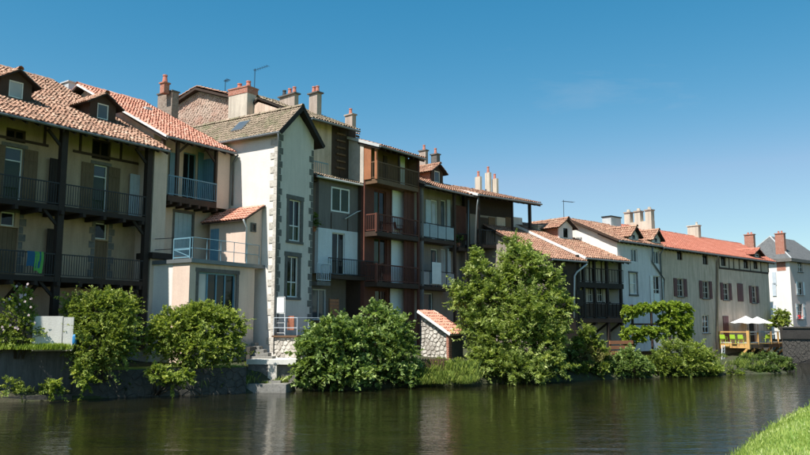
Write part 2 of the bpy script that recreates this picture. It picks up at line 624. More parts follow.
def clip_half(poly, px, py, nx, ny):
    out = []
    for i in range(len(poly)):
        a, b = poly[i], poly[(i + 1) % len(poly)]
        da = (a[0] - px) * nx + (a[1] - py) * ny; db = (b[0] - px) * nx + (b[1] - py) * ny
        if da <= 0: out.append(a)
        if (da < 0) != (db < 0) and abs(da - db) > 1e-9:
            t = da / (da - db); out.append((a[0] + (b[0] - a[0]) * t, a[1] + (b[1] - a[1]) * t))
    return out

def rubble(outline, size, place, mat, parent, seed=1, flat=.7, single=False, proud=(.01, .05), name='stones', gap=.88):
    """irregular stones filling an outline (a, z); place(a, z, f) gives the 3D point, f = how far it stands proud"""
    r = random.Random(seed)
    xs = [p[0] for p in outline]; zs = [p[1] for p in outline]
    nx_, nz_ = int((max(xs) - min(xs)) / size) + 2, int((max(zs) - min(zs)) / (size * flat)) + 2
    S = [(min(xs) + (i + r.uniform(-.4, .4) + .5 * (j % 2)) * size, min(zs) + (j + r.uniform(-.32, .32)) * size * flat) for j in range(-1, nz_ + 1) for i in range(-1, nx_ + 1)]
    P = np.array(S); m = MB(); n_ = 0
    # signed area for orientation of the outline clip
    ar = sum(outline[i][0] * outline[(i + 1) % len(outline)][1] - outline[(i + 1) % len(outline)][0] * outline[i][1] for i in range(len(outline)))
    for q, (x, z) in enumerate(S):
        d = np.hypot(P[:, 0] - x, (P[:, 1] - z) / flat)
        nb = [i for i in np.argsort(d)[1:15]]
        cell = [(x - size * 1.3, z - size * 1.3), (x + size * 1.3, z - size * 1.3), (x + size * 1.3, z + size * 1.3), (x - size * 1.3, z + size * 1.3)]
        for i in nb:
            vx, vz = S[i][0] - x, S[i][1] - z
            cell = clip_half(cell, x + vx / 2, z + vz / 2, vx, vz)
            if len(cell) < 3: break
        if len(cell) < 3: continue
        cx, cz = sum(p[0] for p in cell) / len(cell), sum(p[1] for p in cell) / len(cell)
        cell = [(cx + (p[0] - cx) * gap, cz + (p[1] - cz) * gap) for p in cell]
        for i in range(len(outline)):
            a, b = outline[i], outline[(i + 1) % len(outline)]
            ex, ez = b[0] - a[0], b[1] - a[1]
            cell = clip_half(cell, a[0], a[1], (ez if ar > 0 else -ez), (-ex if ar > 0 else ex))
            if len(cell) < 3: break
        if len(cell) < 3: continue
        f = r.uniform(*proud); cx, cz = sum(p[0] for p in cell) / len(cell), sum(p[1] for p in cell) / len(cell)
        lo = [place(p[0], p[1], -.03) for p in cell]
        hi = [place(cx + (p[0] - cx) * .82, cz + (p[1] - cz) * .82, f * r.uniform(.8, 1.2)) for p in cell]
        nn = len(cell); tgt = MB() if single else m
        tgt.add(lo + hi, [tuple(range(nn, 2 * nn))] + [(i, (i + 1) % nn, nn + (i + 1) % nn, nn + i) for i in range(nn)])
        if single: tgt.build('stone', mat, parent)
        n_ += 1
    if not single: m.build(name, mat, parent, kind='stuff')
    return n_

BAL = {}
def baluster_mesh(h, sz, mat, rnd=False):
    k = (round(h, 2), sz, mat)
    if k not in BAL:
        m = MB()
        m.box(-sz / 2, sz / 2, -sz / 2, sz / 2, 0, k[0])
        BAL[k] = m.mesh('baluster', mat)
    return BAL[k]

class House:
    def __init__(s, name, label, px, Y, vp, left=None, base=1.2, cat='house', group=None, flip=False):
        d = ray(vp, HORIZON)
        u = Vector((d.x, d.y, 0)).normalized()
        if flip: u = -u
        P = plan(px, Y)
        if left is not None:
            k = plan(left, 1.0).x
            t = (k * P.y - P.x) / (u.x - k * u.y)
            P = P + u * t
        s.u, s.org = u, Vector((P.x, P.y, base))
        s.inw = Vector((-u.y, u.x, 0))
        s.rz = math.atan2(u.y, u.x)
        s.base = base
        s.root = empty(name, s.org, s.rz)
        tag(s.root, label, cat, group)
        s.n = 0
    def loc(s, wv):
        d = Vector(wv) - s.org
        return Vector((d.dot(s.u), d.dot(s.inw), d.z))
    def world(s, l):
        return s.org + s.u * l[0] + s.inw * l[1] + Vector((0, 0, l[2]))
    def pt(s, px, py, y=0.0):
        d = ray(px, py)
        o = Vector((0, 0, EYE)) - s.org
        oy, dy = o.dot(s.inw), d.dot(s.inw)
        t = (y - oy) / dy
        p = o + d * t
        return Vector((p.dot(s.u), y, p.z))
    def on_side(s, px, py, x):
        """point of the view ray on the plane local x = const: returns local point"""
        d = ray(px, py)
        o = Vector((0, 0, EYE)) - s.org
        t = (x - o.dot(s.u)) / d.dot(s.u)
        p = o + d * t
        return Vector((x, p.dot(s.inw), p.z))
    def X(s, px, py=HORIZON, y=0.0): return s.pt(px, py, y).x
    def Z(s, px, py, y=0.0): return s.pt(px, py, y).z
    def rect(s, px0, py0, px1, py1, y=0.0):
        m = (py0 + py1) / 2; c = (px0 + px1) / 2
        return (s.X(px0, m, y), s.X(px1, m, y), s.Z(c, py1, y), s.Z(c, py0, y))
    def slope_y(s, px, py, ye, ze, pitch, far=16):
        a, b = ye + .2, ye + far
        g = lambda y: s.Z(px, py, y) - (ze + math.tan(pitch) * (y - ye))
        ga = g(a)
        for _ in range(60):
            m = (a + b) / 2
            if (g(m) > 0) == (ga > 0): a = m
            else: b = m
        return (a + b) / 2
    def on_roof(s, px, py):
        y = s.slope_y(px, py, s.ye, s.ze, s.pitch)
        return s.pt(px, py, y)
    # -- walls
    def wall(s, mat, u0, u1, z0, z1, holes=(), y=0.0, th=.28, name='wall', parent=None, top=None):
        m = MB()
        xs = sorted({u0, u1, *[h[0] for h in holes], *[h[1] for h in holes]})
        zs = sorted({z0, z1, *[h[2] for h in holes], *[h[3] for h in holes]})
        xs = [x for x in xs if u0 - 1e-6 <= x <= u1 + 1e-6]; zs = [z for z in zs if z0 - 1e-6 <= z <= z1 + 1e-6]
        for i in range(len(xs) - 1):
            for j in range(len(zs) - 1):
                cx, cz = (xs[i] + xs[i + 1]) / 2, (zs[j] + zs[j + 1]) / 2
                if any(h[0] < cx < h[1] and h[2] < cz < h[3] for h in holes): continue
                m.add([(xs[i], y, zs[j]), (xs[i + 1], y, zs[j]), (xs[i + 1], y, zs[j + 1]), (xs[i], y, zs[j + 1])], [(0, 1, 2, 3)])
        for h in holes:
            a, b, c, d = h[:4]
            for q in ([(a, y, c), (a, y, d), (a, y + th, d), (a, y + th, c)], [(b, y, d), (b, y, c), (b, y + th, c), (b, y + th, d)],
                      [(a, y, d), (b, y, d), (b, y + th, d), (a, y + th, d)], [(b, y, c), (a, y, c), (a, y + th, c), (b, y + th, c)]):
                m.add(q, [(0, 1, 2, 3)])
        for q in ([(u0, y, z0), (u0, y + th, z0), (u0, y + th, z1), (u0, y, z1)], [(u1, y, z0), (u1, y, z1), (u1, y + th, z1), (u1, y + th, z0)],
                  [(u0, y, z1), (u1, y, z1), (u1, y + th, z1), (u0, y + th, z1)]):
            m.add(q, [(0, 1, 2, 3)])
        if top:                      # a gable triangle above
            m.prism([(u0, y, z1), (u1, y, z1), (top[0], y, top[1])], (0, th, 0))
        return m.build(name, mat, parent or s.root)
    def body(s, mat, u0, u1, prof, name='wall'):
        """volume: profile in (y, z) run from u0 to u1"""
        m = MB(); m.prism([(u0, y, z) for y, z in prof], (u1 - u0, 0, 0))
        return m.build(name, mat, s.root)
    # -- openings
    def window(s, r, y=0.0, depth=.13, frame='paint_white', panes=(2, 2), pane='glass_dark', fw=.055, surround=None, sw=.13,
               sill=None, shutters=None, shw=None, shopen=True, name='window', solid=None, lintel=None):
        u0, u1, z0, z1 = r
        W, H = u1 - u0, z1 - z0
        m = MB(); d0, d1 = depth - .04, depth + .04
        m.box(0, fw, d0, d1, 0, H).box(W - fw, W, d0, d1, 0, H).box(fw, W - fw, d0, d1, 0, fw).box(fw, W - fw, d0, d1, H - fw, H)
        nx, nz = panes
        zspl = [fw + (H - 2 * fw) * k / nz for k in range(nz + 1)] if not isinstance(nz, (list, tuple)) else [fw + (H - 2 * fw) * k for k in nz]
        xspl = [fw + (W - 2 * fw) * k / nx for k in range(nx + 1)]
        t = fw * .45
        for x in xspl[1:-1]: m.box(x - t, x + t, d0 - .004, d1, fw, H - fw)
        for z in zspl[1:-1]: m.box(fw, W - fw, d0 - .002, d1, z - t, z + t)
        o = m.build(name, frame, s.root, (u0, y, z0))
        k = 0
        for i in range(nx):
            for j in range(len(zspl) - 1):
                q = MB(); q.box(xspl[i] + .004, xspl[i + 1] - .004, depth, depth + .012, zspl[j] + .004, zspl[j + 1] - .004)
                pm = pane if isinstance(pane, str) else pane[k % len(pane)]
                k += 1
                q.build('pane', pm, o)
        if solid:                    # closed door leaf below the top light
            pass
        if surround:
            q = MB(); p = .025
            q.box(-sw, 0, -p, .05, -.02, H).box(W, W + sw, -p, .05, -.02, H).box(-sw - .04, W + sw + .04, -p - .012, .05, H, H + sw * 1.15)
            if sill is None: q.box(-sw - .03, W + sw + .03, -p - .03, .05, -.15, -.02)
            q.build('stone_surround', surround, o)
        if sill:
            q = MB(); q.box(-.1, W + .1, -.09, .06, -.08, 0.0); q.build('sill', sill, o)
        if lintel:
            q = MB(); q.box(-.18, W + .18, -.025, .05, H, H + .16); q.build('lintel', lintel, o)
        if shutters:
            sw_ = shw or W / 2
            for sg in (-1, 1):
                q = MB()
                x0, x1 = (-sw_ - .03, -.03) if sg < 0 else (W + .03, W + .03 + sw_)
                if not shopen: x0, x1 = (0.01, W / 2 - .005) if sg < 0 else (W / 2 + .005, W - .01)
                yy = -.06 if shopen else .03
                nb = max(2, int((x1 - x0) / .16))
                for b_ in range(nb):
                    xa = x0 + (x1 - x0) * b_ / nb; xb = x0 + (x1 - x0) * (b_ + 1) / nb
                    q.box(xa + .004, xb - .004, yy, yy + .03, 0, H)
                for zz in (.15, .82):
                    q.box(x0 + .02, x1 - .02, yy - .02, yy, H * zz - .05, H * zz + .05)
                q.build('shutter', shutters, o)
        return o
    def door(s, r, mat, y=0.0, depth=.1, boards=4, name='door', frame=None):
        u0, u1, z0, z1 = r
        m = MB(); W = u1 - u0
        for k in range(boards):
            m.box(W * k / boards + .005, W * (k + 1) / boards - .005, depth, depth + .05, 0, z1 - z0)
        o = m.build(name, mat, s.root, (u0, y, z0))
        if frame:
            q = MB(); H = z1 - z0
            q.box(-.12, 0, -.02, .08, 0, H).box(W, W + .12, -.02, .08, 0, H).box(-.14, W + .14, -.025, .08, H, H + .14)
            q.build('door_frame', frame, o)
        return o
    # -- roof
    def roof(s, mat, u0, u1, ye, ze, yr, zr, u0r=None, u1r=None, back=True, gutter='zinc', soffit='wood_black', w=.22, ex=.34,
             verge=None, ridge=True, thick=.12, rafters=True, yb=None, zb=None, rough=1.0, dome=.40, seg=5, vt=.17):
        s.ye, s.ze, s.pitch = ye, ze, math.atan2(zr - ze, yr - ye)
        u0r = u0 if u0r is None else u0r; u1r = u1 if u1r is None else u1r
        m = MB()
        t = Vector((0, 0, -thick))
        m.prism([(u0, ye, ze), (u1, ye, ze), (u1r, yr, zr), (u0r, yr, zr)], t)
        if back:
            yb_ = yb if yb is not None else 2 * yr - ye; zb_ = zb if zb is not None else ze
            m.prism([(u0r, yr, zr), (u1r, yr, zr), (u1, yb_, zb_), (u0, yb_, zb_)], t)
        o = m.build('roof', soffit, s.root)
        L = math.hypot(yr - ye, zr - ze)
        S = (0, (yr - ye) / L, (zr - ze) / L)
        s.n += 1
        V, F, T = tile_field((u0, ye - .04, ze), (1, 0, 0), S, [(0, 0), (u1 - u0, 0), (u1r - u0, L), (u0r - u0, L)], w, ex, hash(mat) % 97 + s.n + int(u1 * 10),
                             seg=seg, ridge=((u0r, yr, zr), (u1r, yr, zr)) if ridge else None, rough=rough, dome=dome)
        np_mesh('roof_tiles', V, F, T, mat, o, 'stuff', True)
        if back:
            Lb = math.hypot(yb_ - yr, zr - zb_)
            Sb = (0, -(yb_ - yr) / Lb, (zr - zb_) / Lb)
            V, F, T = tile_field((u0, yb_ + .04, zb_), (1, 0, 0), Sb, [(0, 0), (u1 - u0, 0), (u1r - u0, Lb), (u0r - u0, Lb)], w * 1.3, ex, 5, seg=3)
            np_mesh('roof_tiles', V, F, T, mat, o, 'stuff', True)
        if gutter:
            q = MB(); q.tube([(u0, ye - .09, ze - .06), (u1, ye - .09, ze - .075)], .065, 8)
            q.build('gutter', gutter, o)
        if rafters:
            tp = math.tan(s.pitch)
            q = MB(); nn = int((u1 - u0) / .55)
            for k in range(nn + 1):
                x = u0 + .06 + (u1 - u0 - .12) * k / max(1, nn)
                q.bar((x, ye + .02, ze - thick - .05), (x, ye + 1.7, ze - thick - .05 + 1.68 * tp), .08, .10)
            q.build('rafters', soffit, o, kind='stuff')
        if verge:
            for side, (ua, ub) in (('l', (u0, u0r)), ('r', (u1, u1r))):
                if side not in verge[1]: continue
                q = MB(); sg = -1 if side == 'l' else 1
                q.bar((ua + sg * .02, ye - .03, ze - .02), (ub + sg * .02, yr, zr - .02), .05, vt)
                q.build('verge_board', verge[0], o)
        s.roof_o = o
        return o
    def skylight(s, px0, py0, px1, py1, mat='glass_sky'):
        a = s.on_roof((px0 + px1) / 2, (py0 + py1) / 2)
        tp = s.pitch
        S = Vector((0, math.cos(tp), math.sin(tp))); Nn = Vector((0, -math.sin(tp), math.cos(tp))); U = Vector((1, 0, 0))
        wd, ht = .7, .9
        c = Vector(a) + Nn * .12
        m = MB()
        m.hexa([c - U * wd / 2 - S * ht / 2 - Nn * .1, c + U * wd / 2 - S * ht / 2 - Nn * .1, c + U * wd / 2 + S * ht / 2 - Nn * .1, c - U * wd / 2 + S * ht / 2 - Nn * .1,
                c - U * wd / 2 - S * ht / 2, c + U * wd / 2 - S * ht / 2, c + U * wd / 2 + S * ht / 2, c - U * wd / 2 + S * ht / 2])
        o = m.build('skylight', 'zinc', s.root)
        c = c + Nn * .004; wd -= .12; ht -= .12
        q = MB(); q.hexa([c - U * wd / 2 - S * ht / 2, c + U * wd / 2 - S * ht / 2, c + U * wd / 2 + S * ht / 2, c - U * wd / 2 + S * ht / 2] +
                         [p + Nn * .01 for p in (c - U * wd / 2 - S * ht / 2, c + U * wd / 2 - S * ht / 2, c + U * wd / 2 + S * ht / 2, c - U * wd / 2 + S * ht / 2)])
        q.build('pane', mat, o)
    def chimney(s, px0, px1, pyt, pyb, y, mat='chimney_render', pots=((.5, .35, 'pot_red'),), dep=None, cap='stone_dark', capov=.06, band=None, drop=.6, capt=.09, pr=.1, wf=None):
        u0, u1, z0, z1 = s.rect(px0, pyt, px1, pyb, y)
        if wf:                        # broad side faces along the street, narrow end to the river
            u0 = u1 - wf
            dep = s.on_side(px0, (pyt + pyb) / 2, u0).y - y
        W = u1 - u0
        dep = dep or max(.45, W * .6)
        m = MB(); m.box(u0, u1, y, y + dep, z0 - drop, z1)
        o = m.build('chimney', mat, s.root)
        if band:
            q = MB(); h = band[1]; q.box(u0 - .025, u1 + .025, y - .025, y + dep + .025, z1 - h, z1 + .004); q.build('brick_band', band[0], o)
        zt = z1
        if cap:
            q = MB(); q.box(u0 - capov, u1 + capov, y - capov, y + dep + capov, z1 + .005, z1 + capt); q.build('cap', cap, o); zt = z1 + capt
        for f, h, pm in pots:
            q = MB(); cx = u0 + W * f; cy = y + dep / 2
            if wf: cx = u0 + W / 2; cy = y + dep * (1 - f)
            q.tube([(cx, cy, zt - .01), (cx, cy, zt + h * .82), (cx, cy, zt + h * .84), (cx, cy, zt + h)], [pr * 1.15, pr * .85, pr * 1.05, pr], 10)
            q.build('chimney_pot', pm, o)
        return o
    def dormer(s, px, py, wd, hh, pitch=R(32), wall='wood_dark', tiles='tile_old', win=(.5, .72), frame='paint_white', pane='glass_dark', ov=.28, cheek=None, trim='wood_black', fov=.3, xy=None):
        """front centre-bottom seen at px,py on the roof slope"""
        tp = math.tan(s.pitch)
        if xy:
            x, yf = xy; zb = s.ze + (yf - s.ye) * tp
        else:
            p = s.on_roof(px, py)
            x, yf, zb = p.x, p.y, p.z
        x0, x1 = x - wd / 2, x + wd / 2
        ze = zb + hh; zr = ze + wd / 2 * math.tan(pitch)
        ybk = yf + hh / tp; yrk = yf + (zr - zb) / tp
        m = MB()
        ww, wh = win; wx0, wx1 = x - ww / 2, x + ww / 2; wz0 = zb + .12; wz1 = wz0 + wh
        for q in ((x0, wx0, zb - .1, ze), (wx1, x1, zb - .1, ze), (wx0, wx1, zb - .1, wz0), (wx0, wx1, wz1, ze)):
            m.box(q[0], q[1], yf, yf + .1, q[2], q[3])
        m.prism([(x0, yf, ze), (x1, yf, ze), (x, yf, zr)], (0, .1, 0))
        o = m.build('dormer', wall, s.root)
        q = MB()
        for xa in (x0 + .002, x1 - .082):
            q.prism([(xa, yf + .1, zb - .1), (xa, ybk + .2, ze - .02), (xa, yf + .1, ze - .02)], (.08, 0, 0))
        q.build('dormer_cheeks', cheek or wall, o)
        q = MB(); f = .05
        q.box(wx0, wx0 + f, yf + .02, yf + .08, wz0, wz1).box(wx1 - f, wx1, yf + .02, yf + .08, wz0, wz1).box(wx0 + f, wx1 - f, yf + .02, yf + .08, wz0, wz0 + f).box(wx0 + f, wx1 - f, yf + .02, yf + .08, wz1 - f, wz1)
        q.build('window_frame', frame, o)
        q = MB(); q.box(wx0 + f, wx1 - f, yf + .05, yf + .06, wz0 + f, wz1 - f); q.build('pane', pane, o)
        r = MB(); th = .06; sl = math.tan(pitch)
        yA = yf - fov
        for sg in (-1, 1):
            xe = x + sg * (wd / 2 + ov); zee = ze - ov * sl
            yb = yf + (zee - zb) / tp
            top = [(xe, yA, zee), (x, yA, zr), (x, yrk, zr), (xe, yb, zee)]
            r.prism(top if sg < 0 else top[::-1], (0, 0, -th))
        ro = r.build('dormer_roof', trim, o)
        Vs, Fs, Ts, off = [], [], [], 0
        for sg in (-1, 1):
            xe = x + sg * (wd / 2 + ov); zee = ze - ov * sl
            L = math.hypot(wd / 2 + ov, zr - zee)
            S = (-sg * (wd / 2 + ov) / L, 0, (zr - zee) / L)
            yb = yf + (zee - zb) / tp
            V, F, T = tile_field((xe, yA, zee), (0, 1, 0), S, [(0, -.03), (yb - yA + .1, -.03), (yrk - yA, L), (0, L)], .19, .3, int(px * 3) + sg, seg=4,
                                 ridge=((x, yA, zr), (x, yrk, zr)) if sg < 0 else None)
            Vs.append(V); Fs.append(F + off); Ts.append(T); off += len(V)
        np_mesh('roof_tiles', np.concatenate(Vs), np.concatenate(Fs), np.concatenate(Ts), tiles, o, 'stuff', True)
        return o
    # -- galleries
    def balcony(s, pts, zf, h=1.0, rail='iron_black', slab='wood_black', sp=.13, bs=.022, depth=None, thick=.22, back=0.0, rail_t=.05, posts=None, lower=True,
                panel=None, floor=True, name='balcony', post_mat=None, x0=None, x1=None, fascia=0.0, bh0=.08):
        """pts: rail path in local (x,y); floor slab from path out to y=back"""
        m = MB()
        xs = [p[0] for p in pts]; yf = min(p[1] for p in pts)
        X0 = min(xs) if x0 is None else x0; X1 = max(xs) if x1 is None else x1
        m.box(X0, X1, yf - .03, back, zf - thick, zf)
        o = m.build(name, slab, s.root)
        q = MB(); lo = MB()
        bm = baluster_mesh(h - bh0, bs, rail)
        for (a, b) in zip(pts[:-1], pts[1:]):
            A, B = Vector((a[0], a[1], zf)), Vector((b[0], b[1], zf))
            Z = Vector((0, 0, 1))
            q.bar(A + Z * h, B + Z * h, rail_t, rail_t)
            if lower: lo.bar(A + Z * bh0, B + Z * bh0, rail_t * .7, rail_t * .7)
            L = (B - A).length
            if panel is None:
                n = max(2, int(L / sp))
                for k in range(n + 1):
                    p = A.lerp(B, k / n)
                    inst('baluster', bm, o, (p.x, p.y, zf + bh0))
            else:
                n = max(1, round(L / panel[1]))
                for k in range(n):
                    p, r = A.lerp(B, k / n + .01), A.lerp(B, (k + 1) / n - .01)
                    g = MB(); g.bar(p + Z * (h * .52), r + Z * (h * .52), .015, h * .82); g.build('panel', panel[0], o)
                    if k: inst('baluster', bm, o, (A.lerp(B, k / n).x, A.lerp(B, k / n).y, zf + bh0))
        q.build('top_rail', rail, o)
        if lower: lo.build('bottom_rail', rail, o)
        for p in (posts or ()):
            g = MB(); g.box(p[0] - .06, p[0] + .06, p[1] - .06, p[1] + .06, zf - .05, zf + h + .06); g.build('post', post_mat or rail, o)
        return o
    def part(s, name, mat, *boxes, **kw):
        m = MB()
        for b in boxes: m.box(*b)
        return m.build(name, mat, s.root, **kw)
    def pipe(s, pts, r=.05, mat='zinc', name='drainpipe'):
        m = MB(); m.tube(pts, r, 8); return m.build(name, mat, s.root, smooth=True)
    def antenna(s, px, pyb, pyt, y, arm=.8):
        a, b = s.pt(px, pyb, y), s.pt(px, pyt, y)
        m = MB(); m.tube([a, (a.x, y, b.z)], .022, 5)
        m.tube([(a.x - .1, y, b.z - .1), (a.x + arm, y - .2, b.z - .12)], .014, 4)
        for k in range(7):
            x = a.x + arm * (k / 6)
            m.tube([(x, y - .2 * k / 6 - .18, b.z - .11), (x, y - .2 * k / 6 + .18, b.z - .11)], .010, 4)
        return m.build('antenna', 'iron_black', s.root)
    def quoins(s, x, y, z0, z1, mat='stone_grey', dirs=(1,), h=.34, long=.42, short=.24, proud=.012, dy=None):
        k = 0; z = z0
        r = random.Random(int(x * 100) + 3)
        while z + h < z1:
            L = long if k % 2 else short
            L *= r.uniform(.85, 1.15)
            for d in dirs:
                m = MB()
                x0, x1 = (x, x + L) if d > 0 else (x - L, x)
                m.box(x0, x1, y - proud, y + .1, z + .012, z + h - .012)
                m.build('quoin', mat, s.root)
            z += h; k += 1
# ------------------------------------------------------------------ river and banks
def sheet(name, rows, mat, sub=None):
    V = [tuple(p) for r in rows for p in r]
    k = len(rows[0])
    F = [(i * k + j, i * k + j + 1, (i + 1) * k + j + 1, (i + 1) * k + j) for i in range(len(rows) - 1) for j in range(k - 1)]
    m = MB(); m.v, m.f = V, F
    return tag(m.build(name, mat, smooth=True), kind='structure')

m = MB(); m.add([(-1500, -600, 0), (1500, -600, 0), (1500, 1500, 0), (-1500, 1500, 0)], [(0, 1, 2, 3)])
tag(m.build('river', 'river_water'), kind='structure')

WATERLINE = [(-60, 405.5), (0, 403), (70, 399.5), (140, 396.5), (200, 394.5), (245, 393), (290, 391), (345, 389.5), (425, 386), (480, 384.5), (540, 382), (600, 379.5),
             (650, 377.5), (700, 376), (745, 374.5), (790, 373)]
wl = [on_level(*p) for p in WATERLINE]
wl = [Vector((-200, 0, 0)), Vector((-60, 22, 0))] + wl + [Vector((25.5, 52, 0)), Vector((27.5, 58, 0)), Vector((34, 70, 0)), Vector((60, 95, 0)), Vector((300, 300, 0))]
INW = Vector((-.55, .835, 0))
LOWER = [1] * 14 + [.75, .55, .25, .1, .15, .3, 1, 1, 1]
r_ = random.Random(3)
rows = []
for off, z in ((-.7, -1.2), (-.1, -.1), (.25, .3), (.9, .85), (2.4, 1.25), (18, 2.0), (160, 5), (900, 14)):
    rows.append([p + INW * (off + (r_.uniform(-.12, .12) if off < 3 else 0)) + Vector((0, 0, z * (LOWER[i] if z > 0 and off < 100 else 1) + (r_.uniform(-.08, .08) if .2 < off < 3 else 0))) for i, p in enumerate(wl)])
sheet('far_bank_ground', rows, 'ground_earth')

SIL = [on_level(px, py, 1.36) for px, py in ((725, 470), (735, 455), (748, 439), (764, 424), (786, 409), (810, 397), (838, 387), (880, 376))]
edge = [Vector((-70, -118, 0)), Vector((-14, -22, 0)), Vector((-2.8, -3, 0)), Vector((1.5, 3.8, 0))] + [Vector((p.x, p.y, 0)) + Vector((.84, -.55, 0)) * -.04 for p in SIL]
e_ = edge[-1]; edge += [e_ + Vector((20, 12, 0)), e_ + Vector((60, 26, 0)), e_ + Vector((300, 70, 0))]
NB_OUT = Vector((-.84, .55, 0)); NB_IN = Vector((.84, -.55, 0))
NEAR = ((1.6, -.8), (.75, .35), (.2, 1.0), (-.35, 1.30), (-1.2, 1.42), (-4, 1.5), (-40, 1.6), (-400, 2.5))
rows = [[p + NB_OUT * o + Vector((0, 0, z)) for p in edge] for o, z in NEAR]
sheet('near_bank_ground', rows, 'ground_grass')

def grass():
    g = np.random.default_rng(11)
    e = np.array([(p.x, p.y) for p in edge])
    seg = np.linalg.norm(np.diff(e, axis=0), axis=1)
    pos = []
    n = 170000
    cum = np.concatenate([[0], np.cumsum(seg)])
    t0, t1 = cum[3], cum[12]
    # denser near the camera
    t = t0 + (t1 - t0) * g.random(n) ** 1.9
    i = np.clip(np.searchsorted(cum, t) - 1, 0, len(seg) - 1)
    f = (t - cum[i]) / seg[i]
    base = e[i] + (e[i + 1] - e[i]) * f[:, None]
    o = -6.5 * g.random(n) ** 1.2 + .45 + .25 * np.sin(t * 1.3) * g.random(n)
    zs = np.interp(-o, [-1.6, -.75, -.2, .35, 1.2, 4, 40], [-.8, .35, 1.0, 1.30, 1.42, 1.5, 1.6])
    P = np.column_stack([base[:, 0] - .84 * o, base[:, 1] + .55 * o, zs - .02])
    return P, g
P, g = grass()
n = len(P)
h = g.uniform(.03, .085, n) * (1 + .5 * (g.random(n) > .93)); wd = g.uniform(.005, .010, n) * (1 + P[:, 1] / 26)
a = g.uniform(0, 2 * np.pi, n); la = g.uniform(0, 2 * np.pi, n); ln = g.uniform(.1, .75, n) * h
sd = np.column_stack([np.cos(a), np.sin(a), np.zeros(n)]) * wd[:, None]
le = np.column_stack([np.cos(la), np.sin(la), np.zeros(n)]) * ln[:, None]
up = np.zeros((n, 3)); up[:, 2] = h
V = np.stack([P - sd, P + sd, P + le * .45 + up * .62 + sd * .7, P + le + up], 1).reshape(-1, 3)
V2 = np.stack([P - sd, P + sd, P + le * .4 + up * .6 + sd * .6, P + le * .4 + up * .6 - sd * .6, P + le + up * .95], 1)
Fq = (np.array([[0, 1, 2, 3]])[None] + (np.arange(n) * 4)[:, None, None]).reshape(-1, 4)
V = np.stack([P - sd, P + sd, P + le + up + sd * .15, P + le * .8 + up * .93 - sd * .15], 1).reshape(-1, 3)
tn = np.clip(g.normal(.5, .25, n) + .25 * np.sin(P[:, 0] * 1.9 + P[:, 1] * 1.1), 0, 1)
o = np_mesh('grass', V, Fq, np.repeat(tn, 4), 'leaf_grass', None, 'stuff')
tag(o, 'bright green lawn grass on the near river bank', 'grass')

# taller weeds and seed heads along the lip of the near bank
g = np.random.default_rng(19); Vs, Ts = [], []
for k in range(900):
    i = int(g.integers(3, 11)); f = g.random(); p = edge[i].lerp(edge[i + 1], f)
    o_ = .5 + g.normal(0, .28) if g.random() < .75 else -g.random() * 3
    b = np.array((p.x - .84 * -o_ * -1, p.y + .55 * o_, np.interp(-o_, [-1.6, -.75, -.2, .35, 1.2, 4], [-.8, .35, 1.0, 1.30, 1.42, 1.5])))
    for q in range(int(g.integers(4, 10))):
        a = g.uniform(0, 6.28); hl = g.uniform(.05, .15); d = np.array((math.cos(a), math.sin(a), 0)); le = d * hl * g.uniform(.1, .8)
        sd = np.array((-d[1], d[0], 0)) * .0045; b2 = b + np.array((g.normal(0, .05), g.normal(0, .05), 0))
        Vs += [b2 - sd, b2 + sd, b2 + le * .6 + (0, 0, hl * .75) + sd, b2 + le + (0, 0, hl * .95)]; Ts += [np.clip(g.normal(.45, .3), 0, 1)] * 4
o = np_mesh('bank_lip_weeds', np.array(Vs), np.arange(len(Vs)).reshape(-1, 4), np.array(Ts), 'leaf_grass', None, 'stuff')
tag(o, 'longer untidy grass along the lip of the near bank', 'grass')
# ------------------------------------------------------------------ the houses, left to right
# ---- timber gallery house at the left
A = House('gallery_house', 'tan house at far left with two dormers and dark timber galleries', 55, 33, 950, left=-150, base=1.9)
rec = 1.3
uL, uE = 0.0, A.X(161)
ye = -.5
ze = A.Z(85, 131.5, ye)
pitch = R(27)
yr = A.slope_y(60, 83.5, ye, ze, pitch); zr = ze + math.tan(pitch) * (yr - ye)
zf1 = A.Z(61.5, 206); zf2 = A.Z(59, 277)
wins = []
def aw(*r): return A.rect(*r, y=rec)
d1, d2 = aw(4, 147, 22, 200), aw(93, 165, 107, 207)
d1 = (d1[0], d1[1], zf1, d1[3]); d2 = (d2[0], d2[1], zf1, d2[3])
e1, e2 = aw(1, 212, 15, 226), aw(94, 223, 107, 239)
b1, b2 = aw(-2, 227, 17, 276), aw(94, 240.5, 107, 284)
b1 = (b1[0], b1[1], zf2, b1[3]); b2 = (b2[0], b2[1], zf2, b2[3])
t1, t2 = aw(6, 129, 26, 142), aw(92, 140, 111, 160)
zt = ze + math.tan(pitch) * (rec - ye) - .2
A.wall('plaster_tan', uL, uE, 0, zt, [d1, d2, e1, e2, b1, b2, t1, t2], y=rec)
A.body('plaster_tan', uL, uE, [(rec + .28, 0), (2 * yr - ye - .5, 0), (2 * yr - ye - .5, ze - .1), (yr, zr - .2), (rec + .28, zt)])
A.part('end_wall', 'plaster_beige', (A.X(147.5), uE, 0, rec, 0, ze + .12))
for d in (d1, d2):
    A.window(d, rec, frame='paint_white', panes=(1, (0, .78, 1)), pane=['glass_green', 'glass_sky'], shutters='wood_shutter_brown', shw=.62, name='balcony_door', surround='stone_grey', sw=.14, sill='wood_black')
